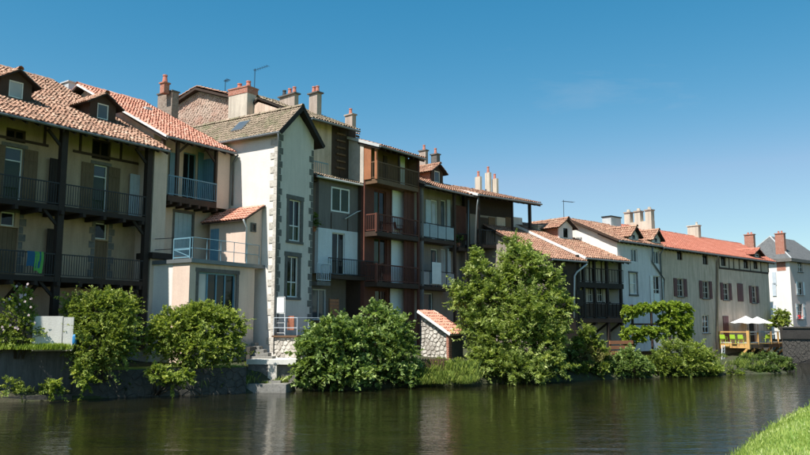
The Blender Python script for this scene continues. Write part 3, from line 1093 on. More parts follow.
for e, b in ((e1, b1), (e2, b2)):
    A.window(e, rec, frame='paint_white', panes=(1, 1), pane='glass_dark', lintel='stone_grey')
    A.door(b, 'wood_shutter_brown', rec)
    for sx in (-1, 1):
        z = b[2] + .2; k = 0
        while z < e[3] - .1:
            L = (.30, .18)[k % 2]; x0 = b[0] - L - .02 if sx < 0 else b[1] + .02
            A.part('jamb_stone', 'stone_grey', (x0, x0 + L, rec - .018, rec + .05, z, z + .31)); z += .335; k += 1
for t in (t1, t2):
    A.window(t, rec, frame='wood_dark', panes=(2, 1), pane='glass_dark', fw=.09)
zb = A.Z(106, 157.5, rec)
A.part('timber_rail', 'wood_dark', (A.X(-30, 140, rec), A.X(48, 150, rec), rec - .04, rec + .02, zb - .06, zb + .06))
A.part('timber_rail', 'wood_dark', (A.X(73, 150, rec), A.X(141, 164, rec), rec - .04, rec + .02, zb - .06, zb + .06))
for px in (44, 80, 121):
    x = A.X(px, 150, rec); A.part('timber_stud', 'wood_dark', (x - .06, x + .06, rec - .035, rec + .02, zb + .06, zt))
rr = aw(127, 175, 140, 216); A.door((rr[0], rr[1], zf1, rr[3]), 'paint_greyblue', rec - .32, name='white_door')
rr = aw(46.5, 159, 57, 208); A.door((rr[0], rr[1], zf1, rr[3]), 'wood_black', rec - .3, name='dark_shutter')
rr = aw(44, 229, 53, 277); A.door((rr[0], rr[1], zf2, rr[3]), 'wood_black', rec - .3, name='dark_shutter')
for px in (54.5, 143):
    x = A.X(px); A.part('timber_post', 'wood_black', (x - .14, x + .14, -.02, .26, 0, ze + .2))
    for zz in (ze - .1, zf1 - .2, zf2 - .2):
        m = MB(); m.bar((x, .12, zz - .75), (x - .75, .12, zz), .1, .12)
        m.build('brace', 'wood_black', A.root)
xa, xb, xc = A.X(54.5), A.X(143), A.X(-58)
A.part('timber_post', 'wood_black', (xc - .2, xc + .08, -.02, .26, 0, ze + .2))
for zf in (zf1, zf2):
    o = A.balcony([(xc, 0), (xa - .16, 0)], zf, .98, back=rec, sp=.115)
    o = A.balcony([(xa + .16, 0), (xb - .16, 0)], zf, .98, back=rec, sp=.115)
    m = MB()
    for k in range(9):
        x = xc + .4 + (xb - xc - .8) * k / 8
        m.box(x - .07, x + .07, -.22, rec, zf - .40, zf - .222)
    m.build('joists', 'wood_black', A.root, kind='stuff')
for px in (20, 38):
    m = MB(); x = A.X(px, 290); m.bar((x, rec, zf2 - 1.1), (x, .1, zf2 - .35), .12, .14)
    m.build('bracket', 'wood_black', A.root)
A.roof('tile_old', uL, A.X(169.4, 149, ye), ye, ze, yr, zr, gutter='zinc', rough=1.6, w=.19, ex=.30)
A.dormer(102.5, 121.5, 1.45, .95, wall='wood_dark', tiles='tile_old', frame='paint_white', win=(.62, .78), pane='glass_sky')
A.dormer(15.5, 100.5, 1.45, .95, wall='wood_dark', tiles='tile_old', frame='paint_white', win=(.66, .78), pane='glass_curtain')
p = A.on_roof(73, 90)
A.part('roof_vent', 'zinc_pale', (p.x - .35, p.x + .35, p.y - .1, p.y + .6, p.z - .1, p.z + .38), (p.x - .42, p.x + .42, p.y - .18, p.y + .68, p.z + .384, p.z + .46))

# ---- house with blue loggia and bright new tiles
B = House('loggia_house', 'beige house with blue shuttered loggia under a bright orange tile roof', 55, 33, 950, left=161.5, base=1.6)
ye = -.45; ze = B.Z(200, 144, ye)
yr = B.slope_y(135, 100.5, ye, ze, pitch); zr = ze + math.tan(pitch) * (yr - ye)
uR = B.X(229.5, 180); rec = 1.25
zfl = B.Z(190, 198.5)
lo = 1.0
dr = B.rect(174, 213, 192, 256, lo)
B.wall('plaster_beige', 0, uR, 0, zfl - .32, [dr], y=lo)
B.door(dr, 'paint_paleblue', lo, .06, frame='stone_dark')
g1 = B.rect(183, 153, 196, 190, rec); g1 = (g1[0], g1[1], zfl, g1[3])
zt = ze + math.tan(pitch) * (rec - ye) - .2
B.wall('plaster_beige', 0, uR, zfl - .3, zt, [g1], y=rec)
B.body('plaster_beige', .003, uR - .003, [(lo + .28, 0), (2 * yr - ye - .4, 0), (2 * yr - ye - .4, ze - .1), (yr, zr - .2), (rec + .28, zt), (rec + .28, zfl), (lo + .28, zfl - .33)])
B.window(g1, rec, frame='paint_blue', panes=(2, 1), pane='glass_dark', name='balcony_door')
for a, b in ((168.5, 176), (197, 204.5), (205.5, 214.5)):
    rr = B.rect(a, 153, b, 192, rec); B.door((rr[0], rr[1], zfl, rr[3]), 'paint_blue', rec - .12, .02, name='shutter_leaf')
B.part('corner_pier', 'plaster_pink', (B.X(217.5, 175), uR, 0, rec, zfl - .25, ze + .1))
x = B.X(217.5, 175)
m = MB()
for k in range(5): m.box(x - .05, x - .008, .2 + k * .19, .2 + k * .19 + .175, zfl + .02, ze - .35)
m.build('shutter_leaf', 'paint_blue', B.root)
for px in (163.5, 178, 217):
    x = B.X(px, 170); B.part('timber_post', 'wood_dark', (x - .08, x + .08, .01, .17, zfl, ze + .1))
for px, dx in ((178, .7), (217, -.7)):
    m = MB(); x = B.X(px, 150); m.bar((x, .1, ze - .65), (x + dx, .1, ze + .02), .09, .1)
    m.build('brace', 'wood_dark', B.root)
B.balcony([(.05, 0), (B.X(216.5, 190), 0)], zfl, 1.0, rail='paint_blue', slab='wood_dark', sp=.12, bs=.02, back=rec, thick=.3)
m = MB()
for k in range(7):
    x = .2 + (uR - .5) * k / 6; m.box(x - .06, x + .06, -.1, lo, zfl - .46, zfl - .302)
m.build('joists', 'wood_dark', B.root, kind='stuff')
B.roof('tile_new', B.X(166.5, 136, ye), B.X(234.5, 151, ye), ye, ze, yr, zr, verge=('flashing_white', 'l'), rough=1.2, w=.18, ex=.27, vt=.10)
B.chimney(157.5, 178.5, 90, 118, yr - .6, 'chimney_stone', pots=(), cap='stone_dark', wf=.5, drop=1.6)
B.chimney(160, 169.5, 83, 91, yr - .45, 'brick_red', pots=((.5, .5, 'pot_red'),), cap='brick_red', wf=.4, drop=.1, pr=.15)
B.pipe([(uR + .1, -.5, ze - .1), (uR + .12, -.12, ze - .5), (uR + .12, -.12, B.Z(232, 206))], .055, 'zinc')
q = B.on_roof(148, 111); B.part('roof_vent', 'zinc_pale', (q.x - .22, q.x + .22, q.y - .1, q.y + .3, q.z, q.z + .2))
B.part('ledge', 'wood_black', (B.X(152, 255, -.25), B.X(174, 256, -.25), -.28, lo, B.Z(163, 259, -.28), B.Z(163, 253, -.28)))
m = MB()
for py in (239, 250):
    m.tube([B.pt(155, py, -.2), B.pt(174, py - 1, -.2)], .02, 6)
m.build('hand_rail', 'iron_black', B.root)

# ---- white tower house with the gable
C = House('tower_house', 'tall narrow white house with front gable and grey quoins beside the beige loggia house', 275, 39.1, 900, left=275, base=1.2)
uR = C.X(311); ov = .32; fo = -.38
zeC = C.Z(278, 127, 0); depth = 9.0
apex = C.pt(304.5, 107, fo); xm = uR / 2
zap = apex.z
w1, w2 = C.rect(289, 200, 300.5, 241), C.rect(287, 256.5, 298, 297)
C.wall('plaster_cream', 0, uR, 0, zeC, [w1, w2], top=(xm, zap - .25))
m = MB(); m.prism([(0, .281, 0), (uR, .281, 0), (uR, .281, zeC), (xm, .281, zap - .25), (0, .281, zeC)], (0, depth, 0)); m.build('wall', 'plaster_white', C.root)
m = MB(); m.add([(-.004, .0, 0), (-.004, .30, 0), (-.004, .30, zeC), (-.004, 0, zeC)], [(0, 1, 2, 3)])
m.prism([(-.02, .002, 0), (-.02, .3, 0), (-.02, .3, zeC), (-.02, .002, zeC)], (.018, 0, 0)); m.build('wall_return', 'plaster_white', C.root)
for wv in (w1, w2):
    C.window(wv, 0, frame='paint_white', panes=(2, (0, .36, 1)), pane=['glass_green', 'glass_dark'], surround='stone_dark', sw=.2)
C.quoins(0, 0, .3, zeC - .2, dirs=(1,), h=.36, long=.30, short=.17)
C.quoins(uR, 0, .3, zeC - .6, dirs=(-1,), h=.36, long=.32, short=.18)
r2 = random.Random(5); z = .5; k = 0
while z < zeC - .6:                       # quoins on the sunny side
    L = (.28, .55)[k % 2]; C.part('quoin', 'rubble_pale', (-.032, .004, .01, L, z + .012, z + .35)); z += .37; k += 1
# roof: two slopes, ridge running inward
sl = (zap - zeC) / (xm)
xe0, xe1 = -ov, uR + ov + .1; ze_ = zeC - ov * sl
m = MB()
for xe in (xe0, xe1):
    zz = zap - abs(xm - xe) * sl
    m.prism([(xe, fo, zz), (xm, fo, zap), (xm, depth, zap), (xe, depth, zz)], (0, 0, -.1))
o = m.build('roof', 'wood_black', C.root)
Vs, Fs, Ts, off = [], [], [], 0
for xe in (xe0, xe1):
    zz = zap - abs(xm - xe) * sl; L = math.hypot(xm - xe, zap - zz)
    V, F, T = tile_field((xe, fo, zz), (0, 1, 0), ((xm - xe) / L, 0, (zap - zz) / L), [(0, 0), (depth - fo, 0), (depth - fo, L), (0, L)], .19, .27, 21, seg=3,
                         ridge=((xm, fo, zap), (xm, depth, zap)) if xe < 0 else None, dome=.36)
    Vs.append(V); Fs.append(F + off); Ts.append(T); off += len(V)
np_mesh('roof_tiles', np.concatenate(Vs), np.concatenate(Fs), np.concatenate(Ts), 'tile_moss', o, 'stuff', True)
m = MB()
for xe in (xe0, xe1):
    zz = zap - abs(xm - xe) * sl
    m.bar((xe, fo - .02, zz - .06), (xm, fo - .02, zap - .06), .05, .24, up=(0, 0, 1))
m.build('verge_board', 'wood_black', o)
m = MB(); m.tube([(xe0 - .06, fo, ze_ - .06), (xe0 - .06, depth, ze_ - .06)], .065, 8); m.build('gutter', 'zinc', o)
C.pipe([(xe0 - .06, fo + .1, ze_ - .1), (-.09, -.06, ze_ - .55), (-.09, -.06, .4)], .05, 'zinc')
# skylight on the left slope
a = C.on_side(246, 116.5, 0)
S_ = Vector((1, 0, sl)).normalized(); Nn = Vector((-sl, 0, 1)).normalized(); U_ = Vector((0, 1, 0))
yy = 3.4; c0 = Vector((xe0, yy, ze_)) + S_ * 1.35 + Nn * .12
def slab(cn, a_, b_, A_, B_, N_, t_):
    q = [cn - A_ * a_ - B_ * b_, cn + A_ * a_ - B_ * b_, cn + A_ * a_ + B_ * b_, cn - A_ * a_ + B_ * b_]
    mm = MB(); mm.hexa([p - N_ * t_ for p in q] + q); return mm
o = slab(c0, .42, .48, U_, S_, Nn, .14).build('skylight', 'zinc', C.root)
slab(c0 + Nn * .012, .34, .40, U_, S_, Nn, .01).build('pane', 'glass_sky', o)
# lean-to annex against its sunny side
ya = C.on_side(262, 240, 0).y; xa = C.X(246, 240, ya); yb = C.on_side(209.5, 240, xa).y
z0a = C.Z(246, 262, ya); z1a = C.Z(244, 218.5, ya); z2a = C.Z(263.5, 208, ya)
An = House('lean_to_annex', 'small pinkish lean-to with orange tile roof on the terrace by the tower house', 275, 39.1, 900, left=275, base=1.2, cat='annex')
m = MB(); m.prism([(xa, ya, z0a - .3), (0 - .03, ya, z0a - .3), (-.03, ya, z2a), (xa, ya, z1a)], (0, max(2.2, yb - ya), 0)); m.build('wall', 'plaster_pink', An.root)
wq = An.on_side(219, 240, xa).y
m = MB(); nb = 4
for k in range(nb):
    a0 = wq + (yb - .1 - wq) * k / nb; a1 = wq + (yb - .1 - wq) * (k + 1) / nb
    m.box(xa - .05, xa - .004, a0 + .008, a1 - .008, z0a, An.Z(246, 226, ya))
m.build('shutter', 'paint_blue', An.root)
L = math.hypot(-xa + .35, z2a - z1a + .1)
e0 = Vector((xa - .35, ya - .25, z1a - .05)); tp = Vector((-.05, ya - .25, z2a + .12))
S_ = (tp - e0).normalized(); Ld = max(2.2, yb - ya) + .5
m = MB(); m.prism([e0, tp, tp + Vector((0, Ld, 0)), e0 + Vector((0, Ld, 0))], (0, 0, -.08)); o = m.build('roof', 'wood_dark', An.root)
V, F, T = tile_field(e0, (0, 1, 0), S_, [(0, 0), (Ld, 0), (Ld, (tp - e0).length), (0, (tp - e0).length)], .2, .33, 31)
np_mesh('roof_tiles', V, F, T, 'tile_new', o, 'stuff', True)
q = An.rect(250.5, 223, 255.5, 232, ya); An.window(q, ya - .05, .02, frame='stone_dark', panes=(1, 1), pane='glass_dark', fw=.07)
m = MB(); m.tube([(xa - .42, ya - .2, z1a - .1), (xa - .06, ya - .08, z1a - .45), (xa - .06, ya - .08, z0a)], .045, 8); m.build('drainpipe', 'zinc_pale', An.root, smooth=True)

# ---- terrace block in front of the loggia house
T_ = House('terrace_block', 'low beige garden room with flat terrace and thin rails below the loggia house', 188, 35.6, 900, left=188, base=1.3, cat='terrace')
x1 = T_.X(262, 290); zt = T_.Z(190, 258.5); zs = T_.Z(190, 262.5)
dp = T_.on_side(172, 300, 0).y
w1 = T_.rect(198, 273, 236, 318)
T_.wall('plaster_beige', 0, T_.X(254, 300), 0, zs, [w1])
T_.window(w1, 0, depth=.16, frame='paint_blue', panes=(4, 1), pane=['glass_curtain', 'glass_dark', 'glass_dark', 'glass_dark'], fw=.08, surround='stone_dark', sw=.16)
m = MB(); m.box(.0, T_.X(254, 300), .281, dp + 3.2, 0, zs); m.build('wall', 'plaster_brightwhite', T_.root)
m = MB(); m.box(-.02, -.002, .0, dp, 0, zs); m.build('end_wall', 'plaster_pink', T_.root)
T_.part('terrace_slab', 'zinc', (-.12, x1, -.22, dp + 3.2, zs + .003, zt))
m = MB()
for fz in (.5, 1.0):
    m.tube([(0, dp, zt + fz), (0, -.12, zt + fz), (x1 - .4, -.12, zt + fz)], .017, 6)
for k in range(6):
    x = (x1 - .4) * k / 5; m.tube([(x, -.12, zt - .02), (x, -.12, zt + 1.0)], .017, 6)
m.build('hand_rail', 'iron_blue', T_.root)
m = MB(); yg = dp * .98
for z in (.08, .45, .98): m.bar((-.02, .02, zt + z), (-.02, yg, zt + z), .04, .05)
for k in range(2): m.bar((-.02, .02 + (yg - .02) * k, zt), (-.02, .02 + (yg - .02) * k, zt + 1.0), .05, .05)
m.bar((-.02, .05, zt + .1), (-.02, yg - .05, zt + .45), .03, .03)
m.build('gate', 'iron_blue', T_.root)

# ---- old rubble gable behind
Nn_ = House('rubble_gable_house', 'old house behind with a bare rubble gable and dark low-pitched verges', 200, 49, -790, left=176, base=1.5, flip=True)
pa, pb, pc = Nn_.pt(178, 104), Nn_.pt(199, 91.5), Nn_.pt(276, 110.5)
m = MB(); m.prism([(pa.x, 0, 0), (pc.x, 0, 0), (pc.x, 0, pc.z), (pb.x, 0, pb.z), (pa.x, 0, pa.z)], (0, 8, 0)); m.build('wall', 'mortar_warm', Nn_.root)
rubble([(pa.x, pb.z - 5.5), (pc.x, pb.z - 5.5), (pc.x, pc.z - .05), (pb.x, pb.z - .05), (pa.x, pa.z - .05)], .27, lambda a, z, f: (a, -.004 - f, z), 'rubble_warm', Nn_.root, 5, .55)
m = MB()
for a, b in ((pa + Vector((-.35, 0, -.2)), pb), (pb, pc + Vector((.3, 0, -.07)))):
    m.prism([(a.x, -.35, a.z + .03), (b.x, -.35, b.z + .03), (b.x, 8.3, b.z + .03), (a.x, 8.3, a.z + .03)], (0, 0, .16))
o = m.build('roof', 'wood_dark', Nn_.root)
Vs, Fs, Ts, off = [], [], [], 0
for a, b, sg in ((pa, pb, 1), (pc, pb, -1)):
    L = (b - a).length
    V, F, T = tile_field((a.x - .3 * sg, -.33, a.z + .04), (0, 1, 0), (b - a).normalized(), [(0, 0), (8.6, 0), (8.6, L + .3), (0, L + .3)], .24, .36, 41, seg=3)
    V[:, 2] += .15
    Vs.append(V); Fs.append(F + off); Ts.append(T); off += len(V)
np_mesh('roof_tiles', np.concatenate(Vs), np.concatenate(Fs), np.concatenate(Ts), 'tile_brown', o, 'stuff', True)
Nn_.chimney(228.5, 247, 89, 118, -.9, 'chimney_pale', pots=((.3, .42, 'pot_red'), (.78, .45, 'pot_red')), cap='brick_red', dep=.9, band=('brick_red', .35), drop=1, pr=.15)
Nn_.antenna(254, 106, 69, .5, 1.3)
Nn_.antenna(225, 97, 80, .5, .5)

# ---- grey rendered house
D = House('grey_house', 'grey rendered house with white window, corrugated lean-to roof and open timber loft', 313, 43.0, 1086, left=310.5, base=1.2)
uR = D.X(371)
x0 = D.X(318.5, 220)
zr0 = D.Z(347, 183.5); zg = D.Z(343, 230.5); zl = D.Z(350, 275)
wg = D.rect(331, 188, 349.5, 212.5)
db = D.rect(332, 233, 345, 273); db = (db[0], db[1], zl, db[3])
D.wall('plaster_grey', x0, uR, zg, zr0, [wg])
D.wall('plaster_bluewhite', x0, uR, zl, zg - .002, [db])
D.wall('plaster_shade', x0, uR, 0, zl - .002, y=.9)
D.part('cross_wall', 'plaster_greywhite', (D.X(364.5, 300), D.X(367, 300), .0, .9, 0, zl - .2))
D.window(wg, 0, depth=.03, frame='paint_white', panes=(2, 1), pane='glass_green', fw=.09)
D.window(db, 0, frame='paint_white', panes=(2, 1), pane='glass_dark', name='balcony_door')
# set-back bay on the left, beside the tower
bw = D.rect(312.5, 289, 326, 320, .6)
D.wall('plaster_greywhite', -.3, x0, 0, D.Z(322, 180), [bw], y=.6)
D.window(bw, .6, frame='paint_white', panes=(2, 1), pane='glass_sky', name='french_window')
rr = D.rect(312.8, 210, 316.8, 228, .6); D.door(rr, 'paint_white', .5, .02, 2, name='white_shutter')
D.body('plaster_shade', x0 + .002, uR - .002, [(.282, zl), (.9, zl - .01), (.9, 0), (8, 0), (8, zr0 + 3), (1.0, zr0 + 1.0), (1.0, zr0 - .1), (.282, zr0 - .1)])
D.balcony([(-.25, -.75), (x0 + .28, -.75), (x0 + .28, 0)], D.Z(322, 281.5, -.75), 1.0, rail='paint_greyblue', slab='stone_grey', sp=.14, bs=.03, back=.6, x0=-.25)
zb_ = D.Z(350, 276, -.5)
D.balcony([(x0 + .3, -.55), (uR, -.55)], zb_, .95, rail='iron_black', slab='wood_dark', sp=.14, bs=.02, back=0)
for x in (D.X(331, 225), D.X(347.5, 225)): D.part('timber_stud', 'wood_dark', (x - .025, x + .025, -.03, -.002, zg, D.Z(340, 214)))
D.pipe([D.pt(345, 219, -.2), D.pt(357, 212, -.25), D.pt(367, 209, -.25)], .03, 'zinc_pale', 'flue_pipe')
# small lean-to roof over the grey room
yw = .75; zt2 = zr0 + .45
D.roof('tile_moss', D.X(316, 178, -.3), D.X(373, 187.5, -.3), -.3, zr0 + .05, yw, zt2, back=False, ridge=False, gutter='zinc_pale', rafters=False, w=.17, dome=.42)
# loft
ye2 = -.05; ze2 = D.Z(340, 125.5, ye2)
xw = D.X(331.5, 150, yw)
D.part('wall', 'plaster_aged', (-.2, xw, yw, yw + .2, zr0 - .3, ze2 + .2))
m = MB(); nb = 9; xE = D.X(355.5, 150, yw)
for k in range(nb):
    a = xw + (xE - xw) * k / nb; b = xw + (xE - xw) * (k + 1) / nb
    m.box(a + .006, b - .006, yw - .02 + (k % 3) * .008, yw + .05, zr0 + .3, ze2 + .35)
m.build('boarding', 'wood_dark', D.root)
for k in range(6):
    z = zr0 + 1 + k * .42; D.part('ladder_rung', 'wood_brown', (xw + .35, xw + 1.1, yw - .1, yw - .02, z, z + .1))
pd = R(24); yr = ye2 + 5; zr = ze2 + 5 * math.tan(pd)
D.body('plaster_aged', -.2, xE, [(yw + .21, zr0), (8, zr0), (8, ze2 + .8), (yr, zr - .3), (yw + .21, ze2 + .3)])
D.roof('tile_moss', D.X(311, 116, ye2), D.X(359, 133, ye2), ye2, ze2, yr, zr, gutter='zinc', rafters=False)
D.balcony([(-.2, .15), (D.X(328, 170, .15), .15)], D.Z(320, 178.5, .15), .95, rail='iron_blue', slab='wood_dark', sp=.16, bs=.02, back=yw, x0=-.2)
D.chimney(279.5, 298.5, 92, 112, 3.0, 'chimney_render', pots=((.18, .4, 'pot_dark'), (.55, .4, 'pot_red'), (.85, .42, 'pot_red')), cap='stone_dark', wf=.32, drop=2.5, capov=.1, pr=.12)
D.chimney(309, 321.5, 92, 120, 2.6, 'chimney_render', pots=((.3, .45, 'pot_red'), (.75, .42, 'pot_red')), cap='stone_dark', wf=.38, drop=2, capov=.1, pr=.12)
D.chimney(345, 356, 114, 132, 2.4, 'chimney_render', pots=((.5, .4, 'pot_red'),), cap='chimney_render', wf=.35, drop=2, pr=.11)

# ---- reddish timber gallery house
E = House('red_timber_house', 'reddish brown timber house with three stacked wooden balconies and red corner boards', 374, 44.6, 1000, left=375.5, base=1.2)
uR = E.X(419.5, 230); rec = .9; ye = -.35
ze = E.Z(400, 151.5, ye)
pe = R(19); yr = ye + 5.5; zr = ze + 5.5 * math.tan(pe)
zf = [E.Z(378, 178.5), E.Z(378, 231), E.Z(376, 281.5)]
z4 = E.Z(412, 334)
xR0 = E.X(409.5, 230)
holes = []
zt = ze + math.tan(pe) * (rec - ye) - .15
doors = [E.rect(374, 191, 386, 230, rec), E.rect(374, 238, 387, 281, rec), E.rect(375, 290, 387, 330, rec)]
doors = [(d[0], d[1], f_, d[3]) for d, f_ in zip(doors, (zf[1], zf[2], z4))]
E.wall('wood_red', 0, uR, 0, zf[0], doors, y=rec)
E.wall('wood_brown', 0, uR, zf[0] + .002, zt, [], y=rec)
E.body('wood_dark', .0, uR, [(rec + .28, 0), (9, 0), (9, ze + .3), (yr, zr - .25), (rec + .28, zt)])
for d in doors:
    E.window(d, rec, frame='wood_red', panes=(2, 1), pane=['glass_green', 'glass_dark'], fw=.08, name='balcony_door')
for k, (a, t, b, bt) in enumerate(((391, 191.5, 409, 231), (390, 238.5, 409, 283), (389, 289, 406, 333))):
    rr = E.rect(a, t, b, bt, rec); f_ = (zf[1], zf[2], z4)[k]
    E.door((rr[0], rr[1], f_, rr[3]), 'blind_white', rec - .14, .02, 1, name='roller_blind')
for a, b in ((383, 386.5), (398, 404), (409, 412)):
    rr = E.rect(a, 156, b, 180, rec); E.part('door', 'wood_dark' if a != 398 else 'blind_white', (rr[0], rr[1], rec - .07, rec - .003, zf[0], rr[3]))
# red corner boards on the right
m = MB(); nb = 6
for k in range(nb):
    a = xR0 + (uR - xR0) * k / nb; b = xR0 + (uR - xR0) * (k + 1) / nb
    m.box(a + .004, b - .004, .40 + (k % 2) * .012, .47, 0, zf[0] - .25)
m.build('corner_boards', 'wood_red', E.root)
E.part('corner_post', 'wood_red', (uR - .14, uR, -.02, .12, 0, ze + .05))
for k, f_ in enumerate(zf):
    o = E.balcony([(.05, rec - .1), (.05, 0), (uR - .15, 0)], f_, 1.02, rail=('wood_brown' if k == 0 else 'wood_red'), slab=('wood_brown' if k == 0 else 'wood_dark'), sp=.15, bs=.032, back=rec, thick=.28, rail_t=.07,
                  posts=[(.05, .0)], post_mat=('wood_orange' if k == 0 else 'wood_red'))
m = MB(); m.bar((uR - 1.7, .0, z4 + .9), (uR - .1, .0, z4 + .9), .06, .06); m.box(uR - 1.2, uR - .15, .02, .06, z4 + .02, z4 + .85)
m.build('lower_rail', 'wood_red', E.root)
# upper gallery posts and the lit side
E.part('timber_post', 'wood_orange', (0, .13, 0, .13, zf[0], ze + .05))
E.part('timber_post', 'wood_dark', (uR * .52, uR * .52 + .11, .02, .13, zf[0], ze + .05))
E.part('side_board', 'wood_orange', (-.02, .03, rec - .5, rec + .05, zf[0], ze + .25))
m = MB(); nb = 10
for k in range(nb):
    a = rec + .06 + 3.4 * k / nb; m.box(-.05 - (k % 2) * .01, -.003, a + .005, a + 3.4 / nb - .005, zf[0] - .2, ze + .15 + math.tan(pe) * (a - .1))
m.build('side_boarding', 'wood_bleached', E.root)
E.part('end_boards', 'wood_brown', (uR - .10, uR - .02, .14, rec - .02, zf[0] + .01, ze + .1))
E.roof('tile_brown', -.15, E.X(425, 156.5, ye), ye, ze, yr, zr, verge=('zinc_pale', 'l'), gutter='zinc')

# ---- narrow house with glass balconies
Fh = House('glass_balcony_house', 'narrow dark house with glass-panelled balconies and a brick dormer on its roof', 424, 48.3, 1050, left=420.5, base=1.2)
uR = Fh.X(472, 230); rec = .95; ye = -.35
ze = Fh.Z(446, 189.5, ye)
pf = R(22); yr = ye + 6; zr = ze + 6 * math.tan(pf)
zf = [Fh.Z(440, 240), Fh.Z(440, 287)]
xm_ = Fh.X(454, 235)
zt = ze + math.tan(pf) * (rec - ye) - .15
d = []
for f_, t in zip(zf, (200, 249)):
    for a, b in ((431, 438), (441, 446.5)):
        r = Fh.rect(a, t, b, t + 40, rec); d.append((r[0], r[1], f_, r[3]))
d3 = Fh.rect(424, 293, 433, 312, rec); d.append(d3)
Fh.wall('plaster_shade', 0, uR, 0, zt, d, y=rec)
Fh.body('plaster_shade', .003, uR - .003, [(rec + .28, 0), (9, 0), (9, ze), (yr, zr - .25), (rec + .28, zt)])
for k, r in enumerate(d):
    Fh.window(r, rec, frame='paint_white', panes=(1, 1), pane=('glass_curtain', 'glass_sky', 'glass_sky', 'glass_curtain', 'glass_sky')[k], fw=.07, name='balcony_door')
for a, b, t in ((446.5, 449.5, 200), (425, 430, 200), (447, 450, 249)):
    rr = Fh.rect(a, t, b, t + 38, rec); Fh.part('shutter_leaf', 'paint_greyblue', (rr[0], rr[1], rec - .08, rec - .02, rr[2], rr[3]))
for f_ in zf:
    Fh.balcony([(.08, 0), (xm_, 0)], f_, .98, rail='iron_black', slab='wood_dark', back=rec, panel=('glass_balcony', .8), lower=True, bs=.03)
for px in (422.5, 455, 469):
    x = Fh.X(px, 230); Fh.part('timber_post', 'wood_dark' if px > 430 else 'plaster_grey', (x - .09, x + .09, -.03, .14, 0, ze))
rr = Fh.rect(456, 206, 467, 240, .5); Fh.part('boarding', 'wood_red', (rr[0], rr[1], .5, .56, rr[2], rr[3]))
rr = Fh.rect(457, 224, 468, 248, .2)
Fh.balcony([(rr[0], .1), (rr[1], .1)], rr[2], .95, rail='iron_black', slab='wood_dark', back=rec, sp=.16)
Fh.pipe([Fh.pt(468.5, 200, -.12), Fh.pt(468, 260, -.12)], .05, 'zinc')
Fh.roof('tile_brown', -.05, Fh.X(476, 197.5, ye), ye, ze, yr, zr)
Fh.dormer(437.2, 184, 1.35, .95, R(34), wall='wood_dark', cheek='brick_red', tiles='tile_brown', win=(.62, .8), pane='glass_sky', ov=.25)
Fh.chimney(419, 428, 150, 166, 4.8, 'chimney_render', pots=((.6, .4, 'pot_red'),), wf=.3, drop=2)
Fh.chimney(431, 440, 154, 165, 4.2, 'stone_dark', pots=((.5, .45, 'pot_red'),), wf=.4, drop=2)

# ---- dark house with the wide overhanging roof
G = House('overhang_house', 'dark boarded house with wide overhanging roof on a slender post above the big tree', 478, 52, 1365, left=476, base=1.2)
uR = G.X(523, 235); uP = G.X(529, 235); ye = -.5; rec = 1.0
ze = G.Z(510, 199, ye)
pg = R(16); yr = ye + 6; zr = ze + 6 * math.tan(pg)
zfg = G.Z(500, 246); zm = G.Z(500, 217.5, rec)
zt = ze + math.tan(pg) * (rec - ye) - .12
G.wall('wood_black', 0, uR, zm, zt, y=rec, name='boarding')
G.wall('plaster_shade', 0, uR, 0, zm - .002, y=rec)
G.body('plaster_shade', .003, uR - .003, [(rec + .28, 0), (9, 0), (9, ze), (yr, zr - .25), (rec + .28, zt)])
for a, b, mt in ((478, 488, 'wood_dark'), (488.5, 495, 'wood_brown'), (496.5, 505, 'plaster_beige'), (505.5, 511.5, 'wood_brown'), (512.5, 522, 'plaster_greywhite')):
    rr = G.rect(a, 217.5, b, 244, rec); G.part('panel', mt, (rr[0], rr[1], rec - .05, rec - .003, zfg, rr[3]))
G.balcony([(0, -.1), (uP + .25, -.1), (uP + .25, rec)], zfg, 1.0, rail='iron_black', slab='wood_black', back=rec, sp=.25, bs=.025)
for px in (478, 529.5):
    x = G.X(px, 235); G.part('timber_post', 'wood_black', (x - .09, x + .09, -.15, .03, 0, ze))
x = G.X(512, 235); G.part('timber_post', 'wood_black', (x - .06, x + .06, -.12, .0, 0, ze))
G.roof('tile_brown', -.15, G.X(541, 204, ye), ye, ze, yr, zr, verge=('flashing_white', 'l'), gutter='zinc', rafters=True)
G.pipe([G.pt(478.5, 197, ye + .1), G.pt(477, 206, -.2), G.pt(474.5, 262, -.2)], .05, 'zinc')
G.chimney(475, 482, 176, 190, 4.6, 'chimney_pale', pots=((.5, .45, 'pot_red'),), cap=None, wf=.22, drop=2.5)
G.chimney(485, 491.5, 172, 190, 4.6, 'chimney_pale', pots=((.5, .5, 'pot_red'),), cap=None, wf=.22, drop=2.5)
G.chimney(492, 498.5, 178, 192, 4.2, 'chimney_pale', pots=((.4, .4, 'pot_red'),), cap=None, wf=.22, drop=2.5)

# ---- low house behind the tree
I_ = House('low_tiled_house', 'low house behind the tree with brown tile roof and brick dormer', 575, 50.5, 1400, left=552, base=1.2)
uR = I_.X(577.5, 290); ye = -.35
ze = I_.Z(570, 260, ye); pi_ = R(24); yr = ye + 6.5; zr = ze + 6.5 * math.tan(pi_)
I_.wall('wood_dark', 0, uR, 0, ze + .25)
I_.body('plaster_shade', .003, uR - .003, [(.28, 0), (10, 0), (10, ze), (yr, zr - .25), (.28, ze + .2)])
I_.roof('tile_brown', -.3, I_.X(586.5, 263, ye), ye, ze, yr, zr, verge=('flashing_white', 'r'), gutter='zinc')
I_.chimney(531, 543, 226, 240, 5.0, 'chimney_pale', pots=(), cap='chimney_pale', wf=.5, drop=3)
I_.pipe([I_.pt(587, 264, -.45), I_.pt(577, 272, -.12), I_.pt(574.5, 276, -.12), I_.pt(574, 318, -.12)], .06, 'zinc_pale')
